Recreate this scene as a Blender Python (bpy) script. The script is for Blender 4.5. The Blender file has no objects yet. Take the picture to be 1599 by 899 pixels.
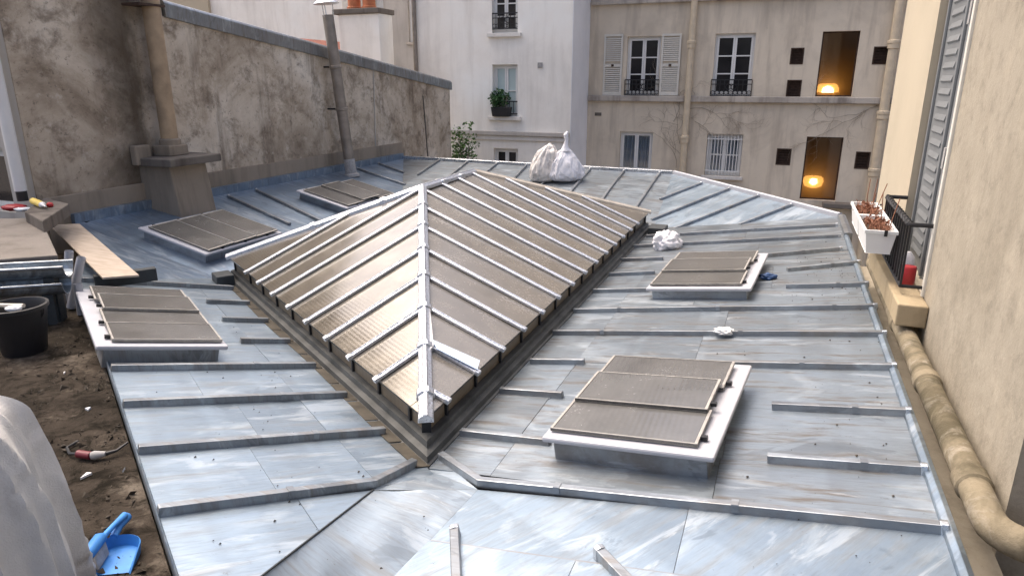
import bpy, bmesh, math, random
from mathutils import Vector as V, Matrix, noise
random.seed(7)
S = bpy.context.scene
COL = S.collection
R = math.radians

# ------------------------------------------------------------------ camera
F, HZ, ZC = 1061.0, 127.0, 1.9
TH = math.atan((449.5 - HZ) / F)
CT, ST = math.cos(TH), math.sin(TH)
cd = bpy.data.cameras.new('camera'); cam = bpy.data.objects.new('camera', cd); COL.objects.link(cam)
cam.location = (0, 0, ZC); cam.rotation_euler = (math.pi / 2 - TH, 0, 0)
cd.sensor_width = 36; cd.lens = F / 1599 * 36; cd.clip_start = 0.05; cd.clip_end = 2000
S.camera = cam

# ------------------------------------------------------------------ sky, sun, exposure
SUN_AZ, SUN_EL = -48.0, 62.0
w = bpy.data.worlds.new('World'); S.world = w; w.use_nodes = True
nt = w.node_tree; bg = nt.nodes['Background']
sk = nt.nodes.new('ShaderNodeTexSky'); sk.sky_type = 'NISHITA'; sk.sun_disc = False
sk.sun_elevation = R(SUN_EL); sk.sun_rotation = R(SUN_AZ); sk.air_density = 0.75; sk.dust_density = 8.0; sk.ozone_density = 0.4
nt.links.new(sk.outputs[0], bg.inputs[0]); bg.inputs[1].default_value = 0.15
ld = bpy.data.lights.new('sun', 'SUN'); ld.energy = 0.7; ld.angle = R(60); ld.color = (1, .93, .84)
lo = bpy.data.objects.new('sun', ld); COL.objects.link(lo)
sd = V((math.sin(R(SUN_AZ)) * math.cos(R(SUN_EL)), math.cos(R(SUN_AZ)) * math.cos(R(SUN_EL)), math.sin(R(SUN_EL))))
lo.rotation_euler = sd.to_track_quat('Z', 'Y').to_euler(); lo.location = sd * 40
S.view_settings.view_transform = 'Standard'; S.view_settings.look = 'None'
S.view_settings.exposure = 1.1; S.view_settings.gamma = 1
S.render.engine = 'CYCLES'; S.render.resolution_x = 1024; S.render.resolution_y = 575

# ------------------------------------------------------------------ pixel to place
C0 = V((0, 0, ZC))
def ray(x, y):
    u = (x - 799.5) / F; v = (y - 449.5) / F
    return V((u, CT - v * ST, -ST - v * CT))
def atz(p, z):
    r = ray(*p); return C0 + r * ((z - ZC) / r.z)
def onpl(p, q, n):
    r = ray(*p); return C0 + r * ((q - C0).dot(n) / r.dot(n))
def az(d): return V((math.sin(R(d)), math.cos(R(d)), 0))
UP = V((0, 0, 1))
AR, AL = 21.5, -35.0
eR, eL = az(AR), az(AL)
nR, nL = az(AR - 90), az(AL + 90)          # inwards, towards the lantern
fx = az(AR + 90)                           # along the far facades, to the right

# ------------------------------------------------------------------ materials
M = {}
class NT:
    def __init__(s, name):
        m = bpy.data.materials.new(name); m.use_nodes = True; s.m = m; s.t = m.node_tree
        s.b = s.t.nodes['Principled BSDF']; M[name] = m
        s.co = s.t.nodes.new('ShaderNodeTexCoord').outputs['Object']
    def n(s, k, **kw):
        o = s.t.nodes.new(k)
        for a, v in kw.items(): setattr(o, a, v)
        return o
    def L(s, a, b): s.t.links.new(a, b)
    def noise(s, scale, detail=4, rough=.55, vec=None, stretch=None, dist=0.0):
        o = s.n('ShaderNodeTexNoise'); o.inputs['Scale'].default_value = scale; o.inputs['Detail'].default_value = detail
        o.inputs['Roughness'].default_value = rough; o.inputs['Distortion'].default_value = dist
        v = vec or s.co
        if stretch:
            if len(stretch) > 3:
                mr = s.n('ShaderNodeMapping'); mr.inputs['Rotation'].default_value = (0, 0, stretch[3]); s.L(v, mr.inputs[0]); v = mr.outputs[0]
            mp = s.n('ShaderNodeMapping'); mp.inputs['Scale'].default_value = stretch[:3]
            s.L(v, mp.inputs[0]); v = mp.outputs[0]
        s.L(v, o.inputs['Vector']); return o.outputs['Fac']
    def ramp(s, fac, stops):
        o = s.n('ShaderNodeValToRGB'); e = o.color_ramp.elements
        while len(e) < len(stops): e.new(.5)
        for i, (p, c) in enumerate(stops):
            e[i].position = p; e[i].color = c if len(c) == 4 else (*c, 1)
        s.L(fac, o.inputs[0]); return o.outputs[0]
    def g(s, fac, a, b): return s.ramp(fac, [(a, (0, 0, 0)), (b, (1, 1, 1))])
    def mix(s, fac, a, b, blend='MIX'):
        o = s.n('ShaderNodeMix', data_type='RGBA', blend_type=blend)
        if isinstance(fac, (int, float)): o.inputs[0].default_value = fac
        else: s.L(fac, o.inputs[0])
        for i, v in ((6, a), (7, b)):
            if isinstance(v, tuple): o.inputs[i].default_value = (*v, 1) if len(v) == 3 else v
            else: s.L(v, o.inputs[i])
        return o.outputs[2]
    def mul(s, a, k, add=0.0):
        o = s.n('ShaderNodeMath', operation='MULTIPLY_ADD'); s.L(a, o.inputs[0]); o.inputs[1].default_value = k; o.inputs[2].default_value = add
        return o.outputs[0]
    def rnd(s): return s.n('ShaderNodeObjectInfo').outputs['Random']
    def set(s, col=None, rough=None, metal=None, bump=None, bs=.2, bd=.01):
        for k, v in (('Base Color', col), ('Roughness', rough), ('Metallic', metal)):
            if v is None: continue
            i = s.b.inputs[k]
            if isinstance(v, (int, float)): i.default_value = v
            elif isinstance(v, tuple): i.default_value = (*v, 1) if len(v) == 3 else v
            else: s.L(v, i)
        if bump is not None:
            o = s.n('ShaderNodeBump'); o.inputs['Strength'].default_value = bs; o.inputs['Distance'].default_value = bd
            s.L(bump, o.inputs['Height']); s.L(o.outputs[0], s.b.inputs['Normal'])
        return s.m

def simple(name, col, rough=.6, metal=0, var=.25, scale=8, bs=.15, bd=.005):
    t = NT(name); f = t.noise(scale, 5)
    c = t.ramp(f, [(.25, tuple(x * (1 - var) for x in col)), (.75, tuple(min(1, x * (1 + var)) for x in col))])
    return t.set(c, rough, metal, t.noise(scale * 5, 3), bs, bd)

def zinc(name, c1, c2, dirt, dirt_amt, metal, rlo, rhi, rot, rv=.45):
    t = NT(name)
    va = t.n('ShaderNodeVectorMath', operation='MULTIPLY_ADD'); va.inputs[1].default_value = (37, 53, 0); t.L(t.rnd(), va.inputs[0]); t.L(t.co, va.inputs[2]); t.co = va.outputs[0]
    big = t.noise(.9, 3); st = t.noise(2.2, 7, .66, stretch=(.8, 6.0, 1.0, rot), dist=.3); fine = t.noise(9, 6, .7, stretch=(.7, 6.0, 1, rot))
    band = t.noise(3.2, 2, stretch=(1.0, .06, .06, rot))                    # soft paler bands across a sheet
    base = t.mix(t.g(big, .3, .7), c1, c2)
    base = t.mix(t.mul(t.rnd(), rv), base, tuple(x * .62 for x in c2))
    base = t.mix(t.mul(t.g(band, .48, .56), .22), base, tuple(min(1, x * 1.35) for x in c1))
    stm = t.g(st, .50, .66)
    base = t.mix(t.mul(stm, dirt_amt), base, dirt)
    ox = t.g(t.noise(1.3, 7, .6, stretch=(.8, 1.6, 1, rot), dist=1.4), .56, .66)   # pale bloom
    base = t.mix(t.mul(ox, .34), base, (.50, .56, .60))
    base = t.mix(t.mul(t.g(fine, .48, .70), .36), base, tuple(x * .8 for x in dirt))
    base = t.mix(t.mul(t.g(t.noise(12, 5, .7, stretch=(.5, 5, 1, rot)), .55, .75), .2), base, tuple(min(1, x * 1.3) for x in c1))
    wet = t.g(t.noise(1.1, 5, .6, vec=None, stretch=(1.1, 1.8, 1.7, rot), dist=1.0), .60, .62)
    base = t.mix(t.mul(wet, .5), base, tuple(x * .6 for x in c2))
    sp = t.g(t.noise(17, 6, .75), .64, .70)
    base = t.mix(t.mul(sp, .5), base, (.13, .105, .08))
    ch = t.g(t.noise(1.9, 7, .68, stretch=(.55, 2.6, 1, rot), dist=.9), .56, .62)       # chalky run-off
    base = t.mix(t.mul(ch, .40), base, (.50, .55, .59))
    rg = t.mul(t.mix(.5, t.g(fine, .3, .7), t.g(st, .35, .65)), rhi - rlo, rlo)
    me = t.mul(t.mix(.5, stm, t.mix(.6, ox, ch)), -.5, metal)
    bm = t.mix(.10, t.noise(2.6, 2), fine)
    return t.set(base, rg, me, bm, .28, .03)
zinc('zinc_clean', (.30, .375, .45), (.25, .31, .37), (.17, .165, .155), .5, .78, .30, .50, R(-35))
zinc('zinc_aged', (.315, .37, .42), (.245, .275, .30), (.135, .12, .105), 1.0, .70, .26, .48, R(21.5))
zinc('zinc_valley', (.34, .41, .48), (.29, .345, .40), (.20, .18, .15), .4, .55, .42, .58, R(21.5))
zinc('zinc_blue_shade', (.28, .37, .48), (.22, .285, .37), (.13, .13, .14), .55, .68, .28, .48, R(21.5))  # sky reflection and shade by the wall put into a bluer, darker zinc
zinc('zinc_seam', (.34, .37, .40), (.28, .295, .31), (.18, .15, .12), .55, .8, .26, .46, R(21.5))
zinc('zinc_bright', (.62, .66, .70), (.52, .55, .59), (.34, .31, .28), .3, .9, .2, .35, 0, .2)

def glassy(name, c, rough, spec, rib, coat=.0, rot=0.0, dirt=.25, metal=.1, bs=.1):
    t = NT(name)
    f = t.noise(3.0, 5, .6, dist=.4); d = t.noise(35, 5, .7)
    col = t.ramp(f, [(.25, tuple(x * .8 for x in c)), (.75, tuple(x * 1.2 for x in c))])
    col = t.mix(t.mul(t.rnd(), .22), col, tuple(x * .6 for x in c))
    col = t.mix(t.mul(t.g(d, .5, .75), dirt), col, (.34, .32, .29))
    mp = t.n('ShaderNodeMapping'); mp.inputs['Rotation'].default_value = (0, 0, rot); t.L(t.co, mp.inputs[0])
    wv = t.n('ShaderNodeTexWave', wave_type='BANDS', bands_direction='X'); wv.inputs['Scale'].default_value = rib; wv.inputs['Distortion'].default_value = 0
    t.L(mp.outputs[0], wv.inputs['Vector'])
    rg = t.mul(t.mix(.5, t.g(d, .35, .7), t.g(f, .3, .7)), .12, rough)
    t.b.inputs['Specular IOR Level'].default_value = spec
    t.b.inputs['Coat Weight'].default_value = coat; t.b.inputs['Coat Roughness'].default_value = rough * .7
    hh = t.n('ShaderNodeMath', operation='MULTIPLY_ADD'); t.L(t.noise(1.6, 2), hh.inputs[0]); hh.inputs[1].default_value = 7.0; t.L(wv.outputs['Fac'], hh.inputs[2])
    dr = t.g(t.noise(2.0, 6, .7, stretch=(3, 3, .8), dist=.7), .55, .7); col = t.mix(t.mul(dr, .16), col, tuple(x * .55 for x in c))
    return t.set(col, rg, metal, hh.outputs[0], bs, .006)
# ribbed sheets: the ribs run along the eave of their slope
glassy('glass_bronze_left', (.265, .235, .19), .16, .9, 10.0, .5, R(-35), .03, .65, .06)
glassy('glass_bronze_right', (.29, .262, .222), .20, .6, 10.0, .4, R(21.5), .03, .5, .04)
glassy('glass_wired', (.18, .175, .165), .18, .7, 9.0, .4, R(21.5), .10, .45, .10)
glassy('glass_side', (.16, .125, .085), .35, .5, 9.0)

t = NT('foil_tape'); nz = t.noise(55, 4, .7); t.set(t.ramp(nz, [(.3, (.50, .515, .54)), (.7, (.80, .82, .86))]), t.mul(nz, .25, .18), .92, nz, .6, .008)

def plaster(name, c, dark, amt, bs=.25, streak=True, fine=18, big=.5, dk=(.48, .66), iso=False, pale=(.60, .545, .47)):
    t = NT(name)
    a = t.noise(big, 6, .6, dist=.3); b = t.noise(fine, 5, .7)
    col = t.ramp(a, [(.25, tuple(x * .82 for x in c)), (.5, c), (.75, tuple(min(.9, x * 1.1) for x in c))])
    if streak:
        s1 = t.noise(1.4, 6, .62, stretch=(1.0, 1.0, .5) if iso else (2.2, 2.2, .28), dist=1.2 if iso else 0); col = t.mix(t.mul(t.g(s1, *dk), amt), col, dark)
        if iso:
            s3 = t.noise(4.2, 7, .7, stretch=(1, 1, .22)); col = t.mix(t.mul(t.g(s3, .56, .8), .55), col, dark)
            s5 = t.noise(7, 7, .75); col = t.mix(t.mul(t.g(s5, .5, .68), .5), col, tuple(x * .5 for x in c))
            s4 = t.noise(3.6, 6, .75, dist=.5); col = t.mix(t.mul(t.g(s4, .52, .7), .4), col, pale)
        s2 = t.noise(.8, 7, .66, dist=.6); col = t.mix(t.mul(t.g(s2, .5, .72), amt * .8), col, dark)
    sp = t.g(t.noise(fine * .55, 6, .75), .6, .7); col = t.mix(t.mul(sp, amt * .5), col, dark)
    t.b.inputs['Specular IOR Level'].default_value = .15
    return t.set(col, .92, 0, t.mix(.4, b, a), bs, .02)
plaster('plaster_stained', (.48, .395, .305), (.125, .094, .066), .74, .5, dk=(.48, .64), big=.9, iso=True)
plaster('plaster_band', (.30, .25, .195), (.13, .11, .085), .55, .35)
plaster('plaster_beige', (.68, .595, .475), (.30, .25, .20), .42, .25)
plaster('plaster_white', (.88, .845, .78), (.52, .48, .42), .26, .2)
plaster('plaster_sky_tint', (.80, .80, .81), (.6, .6, .62), .1, .1)  # white plaster with the blue sky light put into its colour
plaster('plaster_cream', (.47, .41, .31), (.50, .42, .30), .14, .15)
plaster('plaster_roughcast', (.355, .315, .25), (.18, .155, .115), .55, .35, fine=26, dk=(.5, .8), big=.8, iso=True, pale=(.46, .40, .31))
plaster('plaster_grey', (.50, .47, .43), (.28, .25, .22), .4, .2)
plaster('stone_trim', (.50, .45, .39), (.17, .14, .12), .75, .4)
plaster('stone_white', (.72, .69, .64), (.4, .36, .32), .35, .2)
plaster('concrete_slab', (.225, .20, .175), (.11, .095, .08), .6, .5)
plaster('stone_dark', (.17, .15, .13), (.06, .05, .045), .7, .6)
plaster('sill_stone', (.36, .29, .19), (.2, .16, .1), .5, .4)
t = NT('terrace_dirt')
a = t.noise(1.1, 7, .7); b = t.noise(5, 7, .75, dist=.6)
col = t.ramp(a, [(.36, (.02, .016, .012)), (.52, (.05, .04, .031)), (.66, (.20, .17, .135))])
col = t.mix(t.g(b, .47, .6), col, (.011, .009, .006)); t.b.inputs['Specular IOR Level'].default_value = .08; t.set(col, .95, 0, t.mix(.5, a, b), 1.0, .05)
simple('lead_curb', (.072, .074, .072), .6, .3, .45, 6, .35)
simple('mossy_flashing', (.06, .051, .037), .8, .1, .5, 9, .4)
simple('cream_pipe_paint', (.60, .50, .36), .55, 0, .12, 6)
plaster('mossy_pipe', (.25, .21, .145), (.07, .06, .038), .85, .5, fine=22, dk=(.45, .6), big=2.0, iso=True)
simple('weathered_pipe', (.36, .265, .17), .8, 0, .3, 5, .3)
simple('flue_metal', (.27, .235, .20), .5, .5, .25, 6)
simple('pane_edge', (.36, .34, .31), .5, .3, .25, 14)
simple('white_paint', (.72, .715, .695), .45, 0, .05, 4, .05)
simple('white_frame', (.42, .425, .455), .5, 0, .07, 6, .08)
simple('shutter_paint', (.66, .63, .56), .6, 0, .08, 6, .08)
simple('grey_shutter', (.22, .23, .235), .45, .15, .08, 6, .05)
simple('dark_iron', (.022, .022, .024), .5, .3, .2, 9)
simple('black_plastic', (.018, .018, .02), .45, 0, .2, 9, .1)
simple('dark_block', (.035, .04, .042), .7, 0, .3, 12, .3)
simple('terracotta', (.50, .17, .075), .8, 0, .2, 7)
simple('rust_vent', (.06, .035, .024), .8, .1, .5, 14, .4)
simple('void_shade', (.012, .010, .009), .9, 0, .1, 3)  # near-black, the shade inside the void put into the wall colour
simple('stair_brown', (.16, .125, .09), .75, 0, .2, 3)
simple('blue_plastic', (.04, .21, .56), .5, 0, .22, 14, .1)
simple('maroon_plastic', (.12, .012, .02), .5, 0, .2, 7)
simple('navy_plastic', (.02, .06, .16), .5, 0, .2, 9)
simple('red_plastic', (.36, .02, .025), .45, 0, .2, 7)
simple('yellow_plastic', (.70, .52, .12), .5, 0, .15, 7)
simple('bristle_grey', (.32, .31, .30), .9, 0, .3, 30)
simple('wood_lath', (.62, .56, .47), .7, 0, .2, 8)
simple('soil', (.07, .045, .03), .95, 0, .4, 14, .6)
simple('dry_plant', (.27, .12, .07), .9, 0, .3, 14)
simple('vine_bark', (.30, .25, .20), .95, 0, .3, 9)
simple('leaf_green', (.075, .15, .035), .55, 0, .5, 5)
simple('leaf_dark', (.035, .10, .03), .55, 0, .4, 5)
simple('debris', (.045, .035, .024), .95, 0, .6, 6)
simple('white_scrap', (.72, .72, .72), .7, 0, .1, 6)
simple('blue_film', (.60, .72, .92), .35, 0, .06, 6)
simple('roof_tile_red', (.30, .12, .085), .85, 0, .3, 5)
t = NT('plywood'); f = t.noise(3, 6, .6, stretch=(1.5, 9, 1, R(20)))
t.set(t.ramp(f, [(.25, (.34, .27, .20)), (.5, (.45, .37, .29)), (.8, (.55, .47, .385))]), .75, 0, f, .1, .004)
def sack(name, c):
    t = NT(name); f = t.noise(2.5, 6, .65); k = 0
    a = t.n('ShaderNodeTexNoise', noise_type='RIDGED_MULTIFRACTAL'); a.inputs['Scale'].default_value = 5.0; a.inputs['Detail'].default_value = 5; a.inputs['Distortion'].default_value = .6; t.L(t.co, a.inputs['Vector'])
    wv = t.noise(160, 2)
    h = t.mix(.06, a.outputs['Fac'], wv)
    col = t.ramp(f, [(.25, tuple(x * .74 for x in c)), (.7, c)]); col = t.mix(t.mul(t.g(t.noise(6, 6, .7), .56, .7), .35), col, (.30, .25, .19))
    t.set(col, .5, 0, h, .75, .05)
sack('sack_tan', (.74, .71, .67)); sack('sack_white', (.83, .82, .85)); sack('sack_cream', (.70, .66, .62))
t = NT('window_dark'); t.set(t.ramp(t.noise(.7, 3), [(.3, (.012, .012, .014)), (.75, (.05, .048, .05))]), .06, 0)
t.b.inputs['Specular IOR Level'].default_value = .6
t = NT('window_pale'); t.set(t.ramp(t.noise(.7, 3), [(.3, (.42, .52, .52)), (.75, (.55, .64, .62))]), .15, 0)
def clear(name, tint, gl=.12):
    m = bpy.data.materials.new(name); m.use_nodes = True; M[name] = m; n = m.node_tree
    out = n.nodes['Material Output']; n.nodes.remove(n.nodes['Principled BSDF'])
    tr = n.nodes.new('ShaderNodeBsdfTransparent'); tr.inputs[0].default_value = (*tint, 1)
    go = n.nodes.new('ShaderNodeBsdfGlossy'); go.inputs[1].default_value = .05
    mx = n.nodes.new('ShaderNodeMixShader'); mx.inputs[0].default_value = gl
    n.links.new(tr.outputs[0], mx.inputs[1]); n.links.new(go.outputs[0], mx.inputs[2]); n.links.new(mx.outputs[0], out.inputs[0])
clear('window_clear', (.9, .93, .95)); clear('window_brown', (.55, .44, .32), .09)
n = M['window_brown'].node_tree; tl_ = n.nodes.new('ShaderNodeBsdfTranslucent'); tl_.inputs[0].default_value = (.42, .30, .18, 1); mx2 = n.nodes.new('ShaderNodeMixShader'); mx2.inputs[0].default_value = .35
src = n.nodes['Material Output'].inputs[0].links[0].from_socket; n.links.new(src, mx2.inputs[1]); n.links.new(tl_.outputs[0], mx2.inputs[2]); n.links.new(mx2.outputs[0], n.nodes['Material Output'].inputs[0])
t = NT('curtain_grey'); f = t.noise(3, 3, stretch=(9, 9, .4)); t.set(t.ramp(f, [(.3, (.20, .23, .28)), (.7, (.40, .45, .52))]), .9, 0)
def emis(name, c, s):
    t = NT(name); t.b.inputs['Base Color'].default_value = (*c, 1); t.b.inputs['Emission Color'].default_value = (*c, 1); t.b.inputs['Emission Strength'].default_value = s
emis('lamp_glow', (1.0, .70, .30), 3.6)

# ------------------------------------------------------------------ mesh helpers
class MB:
    def __init__(s): s.v = []; s.f = []
    def add(s, vs, fs):
        o = len(s.v); s.v += [V(p) for p in vs]; s.f += [tuple(i + o for i in f) for f in fs]; return s
    def box(s, o, a, b, c):
        """corner o and three edge vectors"""
        o, a, b, c = V(o), V(a), V(b), V(c)
        if a.cross(b).dot(c) < 0: a, b = b, a
        return s.add([o, o + a, o + a + b, o + b, o + c, o + a + c, o + a + b + c, o + b + c],
                     [(3, 2, 1, 0), (4, 5, 6, 7), (0, 1, 5, 4), (1, 2, 6, 5), (2, 3, 7, 6), (3, 0, 4, 7)])
    def prism(s, poly, ex):
        n = len(poly); ex = V(ex); poly = [V(p) for p in poly]
        nrm = V((0, 0, 0))
        for i in range(n): nrm += poly[i].cross(poly[(i + 1) % n])
        if nrm.dot(ex) > 0: poly = poly[::-1]
        return s.add(poly + [p + ex for p in poly], [tuple(range(n)), tuple(range(2 * n - 1, n - 1, -1))] +
                     [(i + 1 if i + 1 < n else 0, i, i + n, (i + 1) % n + n) for i in range(n)])
    def sweep(s, prof, p0, p1, side, up):
        """profile (side, up) pairs extruded from p0 to p1"""
        a = [p0 + side * x + up * y for x, y in prof]
        return s.prism(a, p1 - p0)
    def tube(s, path, rad, n=10, cap=True):
        path = [V(p) for p in path]; rr = rad if isinstance(rad, (list, tuple)) else [rad] * len(path)
        o = len(s.v); prev = None
        for i, p in enumerate(path):
            d = (path[min(i + 1, len(path) - 1)] - path[max(i - 1, 0)]).normalized()
            if prev is None:
                x = d.orthogonal().normalized()
            else:
                x = (prev - d * prev.dot(d)).normalized()
            prev = x; y = d.cross(x)
            s.v += [p + (x * math.cos(2 * math.pi * k / n) + y * math.sin(2 * math.pi * k / n)) * rr[i] for k in range(n)]
        for i in range(len(path) - 1):
            for k in range(n):
                k2 = (k + 1) % n
                s.f.append((o + i * n + k, o + i * n + k2, o + (i + 1) * n + k2, o + (i + 1) * n + k))
        if cap:
            s.f.append(tuple(o + k for k in range(n))[::-1]); e = o + (len(path) - 1) * n; s.f.append(tuple(e + k for k in range(n)))
        return s
    def lathe(s, base, axis, prof, n=24):
        axis = V(axis).normalized(); return s.tube2([V(base) + axis * h for r, h in prof], [r for r, h in prof], axis, n)
    def tube2(s, pts, rr, axis, n):
        x = axis.orthogonal().normalized(); y = axis.cross(x); o = len(s.v)
        for p, r in zip(pts, rr): s.v += [p + (x * math.cos(2 * math.pi * k / n) + y * math.sin(2 * math.pi * k / n)) * r for k in range(n)]
        for i in range(len(pts) - 1):
            for k in range(n):
                k2 = (k + 1) % n; s.f.append((o + i * n + k, o + i * n + k2, o + (i + 1) * n + k2, o + (i + 1) * n + k))
        s.f.append(tuple(o + k for k in range(n))[::-1]); e = o + (len(pts) - 1) * n; s.f.append(tuple(e + k for k in range(n)))
        return s
    def build(s, name, mat, parent=None, bevel=0, smooth=False):
        me = bpy.data.meshes.new(name); me.from_pydata([tuple(v) for v in s.v], [], s.f); me.update()
        me.materials.append(M[mat])
        if smooth:
            me.polygons.foreach_set('use_smooth', [True] * len(me.polygons))
            try: me.set_sharp_from_angle(angle=R(40))
            except Exception: pass
        ob = bpy.data.objects.new(name, me); COL.objects.link(ob)
        if bevel:
            b = ob.modifiers.new('bevel', 'BEVEL'); b.width = bevel; b.segments = 2; b.limit_method = 'ANGLE'
        if parent: adopt(ob, parent)
        return ob
def root_of(o):
    m = Matrix.Translation(o.location)
    return (root_of(o.parent) if False else m) if o.parent is None else root_world(o)
def root_world(o):
    while o.parent: o = o.parent
    return Matrix.Translation(o.location)
def adopt(ob, parent):
    """child keeps its world-space vertices (parts are meshes at the origin, things are empties at their base)"""
    ob.parent = parent
    if parent.parent is None: ob.matrix_parent_inverse = Matrix.Translation(parent.location).inverted()
def thing(name, label, cat, loc, group=None):
    o = bpy.data.objects.new(name, None); COL.objects.link(o); o.location = loc; o.empty_display_size = .2
    return tag(o, label, cat, group)
def tag(o, label, cat, group=None):
    o['label'] = label; o['category'] = cat
    if group: o['group'] = group
    return o
def struct(o): o['kind'] = 'structure'; return o
def clip(poly, q, n):
    """keep the side of a plan polygon where (p-q).n >= 0"""
    out = []
    for i, a in enumerate(poly):
        b = poly[(i + 1) % len(poly)]; da = (a - q).dot(n); db = (b - q).dot(n)
        if da >= 0: out.append(a)
        if (da >= 0) != (db >= 0): out.append(a + (b - a) * (da / (da - db)))
    return out
def area(poly):
    return abs(sum(poly[i].x * poly[(i + 1) % len(poly)].y - poly[(i + 1) % len(poly)].x * poly[i].y for i in range(len(poly)))) / 2
def cells(poly, cuts):
    """cut a convex polygon by lines [(q, n)] into pieces"""
    ps = [poly]
    for q, n in cuts:
        nx = []
        for p in ps:
            for sgn in (1, -1):
                c = clip(p, q, n * sgn)
                if len(c) > 2 and area(c) > .004: nx.append(c)
        ps = nx
    return ps
def flat(v): return V((v.x, v.y, 0))
def zon(p, q, n): return V((p.x, p.y, q.z - ((p.x - q.x) * n.x + (p.y - q.y) * n.y) / n.z))
def shrink(poly, k):
    c = sum(poly, V((0, 0, 0))) / len(poly); return [p + (c - p).normalized() * k for p in poly]

# ================================================================== ground
struct(MB().box((-300, -300, -8.2), (600, 0, 0), (0, 600, 0), (0, 0, .2)).build('courtyard_ground', 'concrete_slab'))

# ================================================================== zinc roof
R0 = atz((1472, 830), 0); L0 = atz((246, 798), 0)
KR, KL = .36 / 2.7, .345 / 1.47
NRm = eR.cross(nR - UP * KR); NRm = NRm if NRm.z > 0 else -NRm; NRm.normalize()
NLm = eL.cross(nL - UP * KL); NLm = NLm if NLm.z > 0 else -NLm; NLm.normalize()
def pR(p): return onpl(p, R0, NRm)
def pL(p): return onpl(p, L0, NLm)
# lantern corners: eave, then foot of its kerb
ZE, ZB = -.10, -.37
Ne, Le, Re, Fe = V((-.532, 3.782, ZE)), V((-3.344, 7.791, ZE)), V((2.166, 10.645, ZE)), V((-1.865, 11.545, ZE))
RA, RB_ = V((-1.033, 7.848, .71)), V((-.518, 9.283, .71))
def offset_poly(pts, d):
    """mitred outward offset of the lantern outline (counter-clockwise seen from above)"""
    out = []; n = len(pts)
    for i in range(n):
        a, b, c = flat(pts[i - 1]), flat(pts[i]), flat(pts[(i + 1) % n])
        n1 = V(((b - a).y, -(b - a).x, 0)).normalized(); n2 = V(((c - b).y, -(c - b).x, 0)).normalized()
        m = (n1 + n2); m = m / m.dot(n1); out.append(b + m * d)
    return out
LAN = [Ne, Re, Fe, Le]
Nb, Rb, Fb, Lb = [V((p.x, p.y, ZB)) for p in offset_poly(LAN, .07)]
W = atz((630, 248), .15); Mc = atz((1050, 272), .15); WL = atz((118, 350), .15)
Rfar = R0 + eR * 7.75; Rnear = R0 - eR * 1.35
Lfar = L0 + eL * 4.62; Lnear = L0 - eL * 1.5

roof = thing('zinc_roof', 'grey zinc batten-seam roof around the glass lantern', 'roof', (0, 3, -.6))
TH_S = .004
def sheets(poly3, q, n, cuts, mat):
    for pc in cells([flat(p) for p in poly3], cuts):
        lift = random.uniform(0, .004)
        pc = shrink(pc, .0015)
        top = [zon(p, q, n) + UP * lift for p in pc]
        MB().prism(top, UP * -TH_S).build('zinc_sheet', mat, roof)
def seam(pts, n, wdt=.050, hgt=.046, cap=True, clips=True, mat='zinc_seam'):
    """a batten cap of trapezoid section along points on the roof"""
    mb = MB()
    for a, b in zip(pts[:-1], pts[1:]):
        d = (b - a).normalized(); side = d.cross(n).normalized(); m_ = max(1, int((b - a).length / .55)); pj = [a.lerp(b, q / m_) + side * (random.uniform(-.004, .004) if 0 < q < m_ else 0) + n * (random.uniform(-.001, .003) if 0 < q < m_ else 0) for q in range(m_ + 1)]
        for a, b in zip(pj[:-1], pj[1:]):
          d = (b - a).normalized(); side = d.cross(n).normalized()
          mb.sweep([(-wdt / 2, -.006), (wdt / 2, -.006), (wdt / 2 * .86, hgt), (-wdt / 2 * .86, hgt)], a - d * .006, b + d * .006, side, n)
    s = mb.build('batten_seam', mat, roof, bevel=.004)
    a, b = pts[-2], pts[-1]; d = (b - a).normalized(); side = d.cross(n).normalized()
    if cap:
        MB().sweep([(-wdt / 2 - .003, -.004), (wdt / 2 + .003, -.004), (wdt / 2 * .9, hgt + .004), (0, hgt + .008), (-wdt / 2 * .9, hgt + .004)], b - d * .012, b + d * .022, side, n).build('end_cap', 'zinc_bright', s, bevel=.004)
    if clips:
        ln = (b - a).length; k = .45
        while k < ln - .2:
            c = a + d * k
            MB().sweep([(-wdt / 2 - .004, .01), (wdt / 2 + .004, .01), (wdt / 2 * .86 + .004, hgt + .004), (-wdt / 2 * .86 - .004, hgt + .004)], c, c + d * .035, side, n).build('clip', 'zinc_seam', s)
            k += random.uniform(.9, 1.2)
    return s
# --- right slope
rs = [  # (lantern-side pixel, edge-side pixel) of every batten, whole or broken by a skylight
    [((750, 757), (1472, 830))],
    [((722, 679), (858, 694)), ((1200, 720), (1441, 738))],
    [((783, 613), (878, 620)), ((1207, 638), (1417, 648))],
    [((830, 567), (912, 568)), ((1146, 572), (1395, 577))],
    [((865, 522), (1380, 525))],
    [((897, 488), (1366, 482))],
    [((927, 457), (1012, 455)), ((1228, 450), (1353, 447))],
    [((952, 431), (1022, 428)), ((1230, 424), (1340, 413))],
    [((970, 408), (1035, 406)), ((1190, 402), (1312, 391))],
    [((988, 387), (1310, 371))],
    [((1010, 371), (1306, 354))]]
for i, row in enumerate(rs):
    for j, (a, b) in enumerate(row):
        A, B = pR(a), pR(b)
        d = (A - B).dot(nR); ln = B + (nR - UP * KR) * d * 1.0     # square to the edge
        last = (j == len(row) - 1)
        pts = [pR((690, 716)), A, B] if i == 0 else [A, B]
        seam(pts, NRm, cap=last)
def cutR(s): return (flat(R0 + eR * s), eR)
def dcut(d): return (flat(R0 + nR * d), nR)
sR = [(pR(row[-1][1]) - R0).dot(eR) for row in rs]
Rmain = [R0 + eR * 0, Rfar, Rb, Nb]
Rmain = [V((p.x, p.y, 0)) for p in Rmain]
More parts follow.
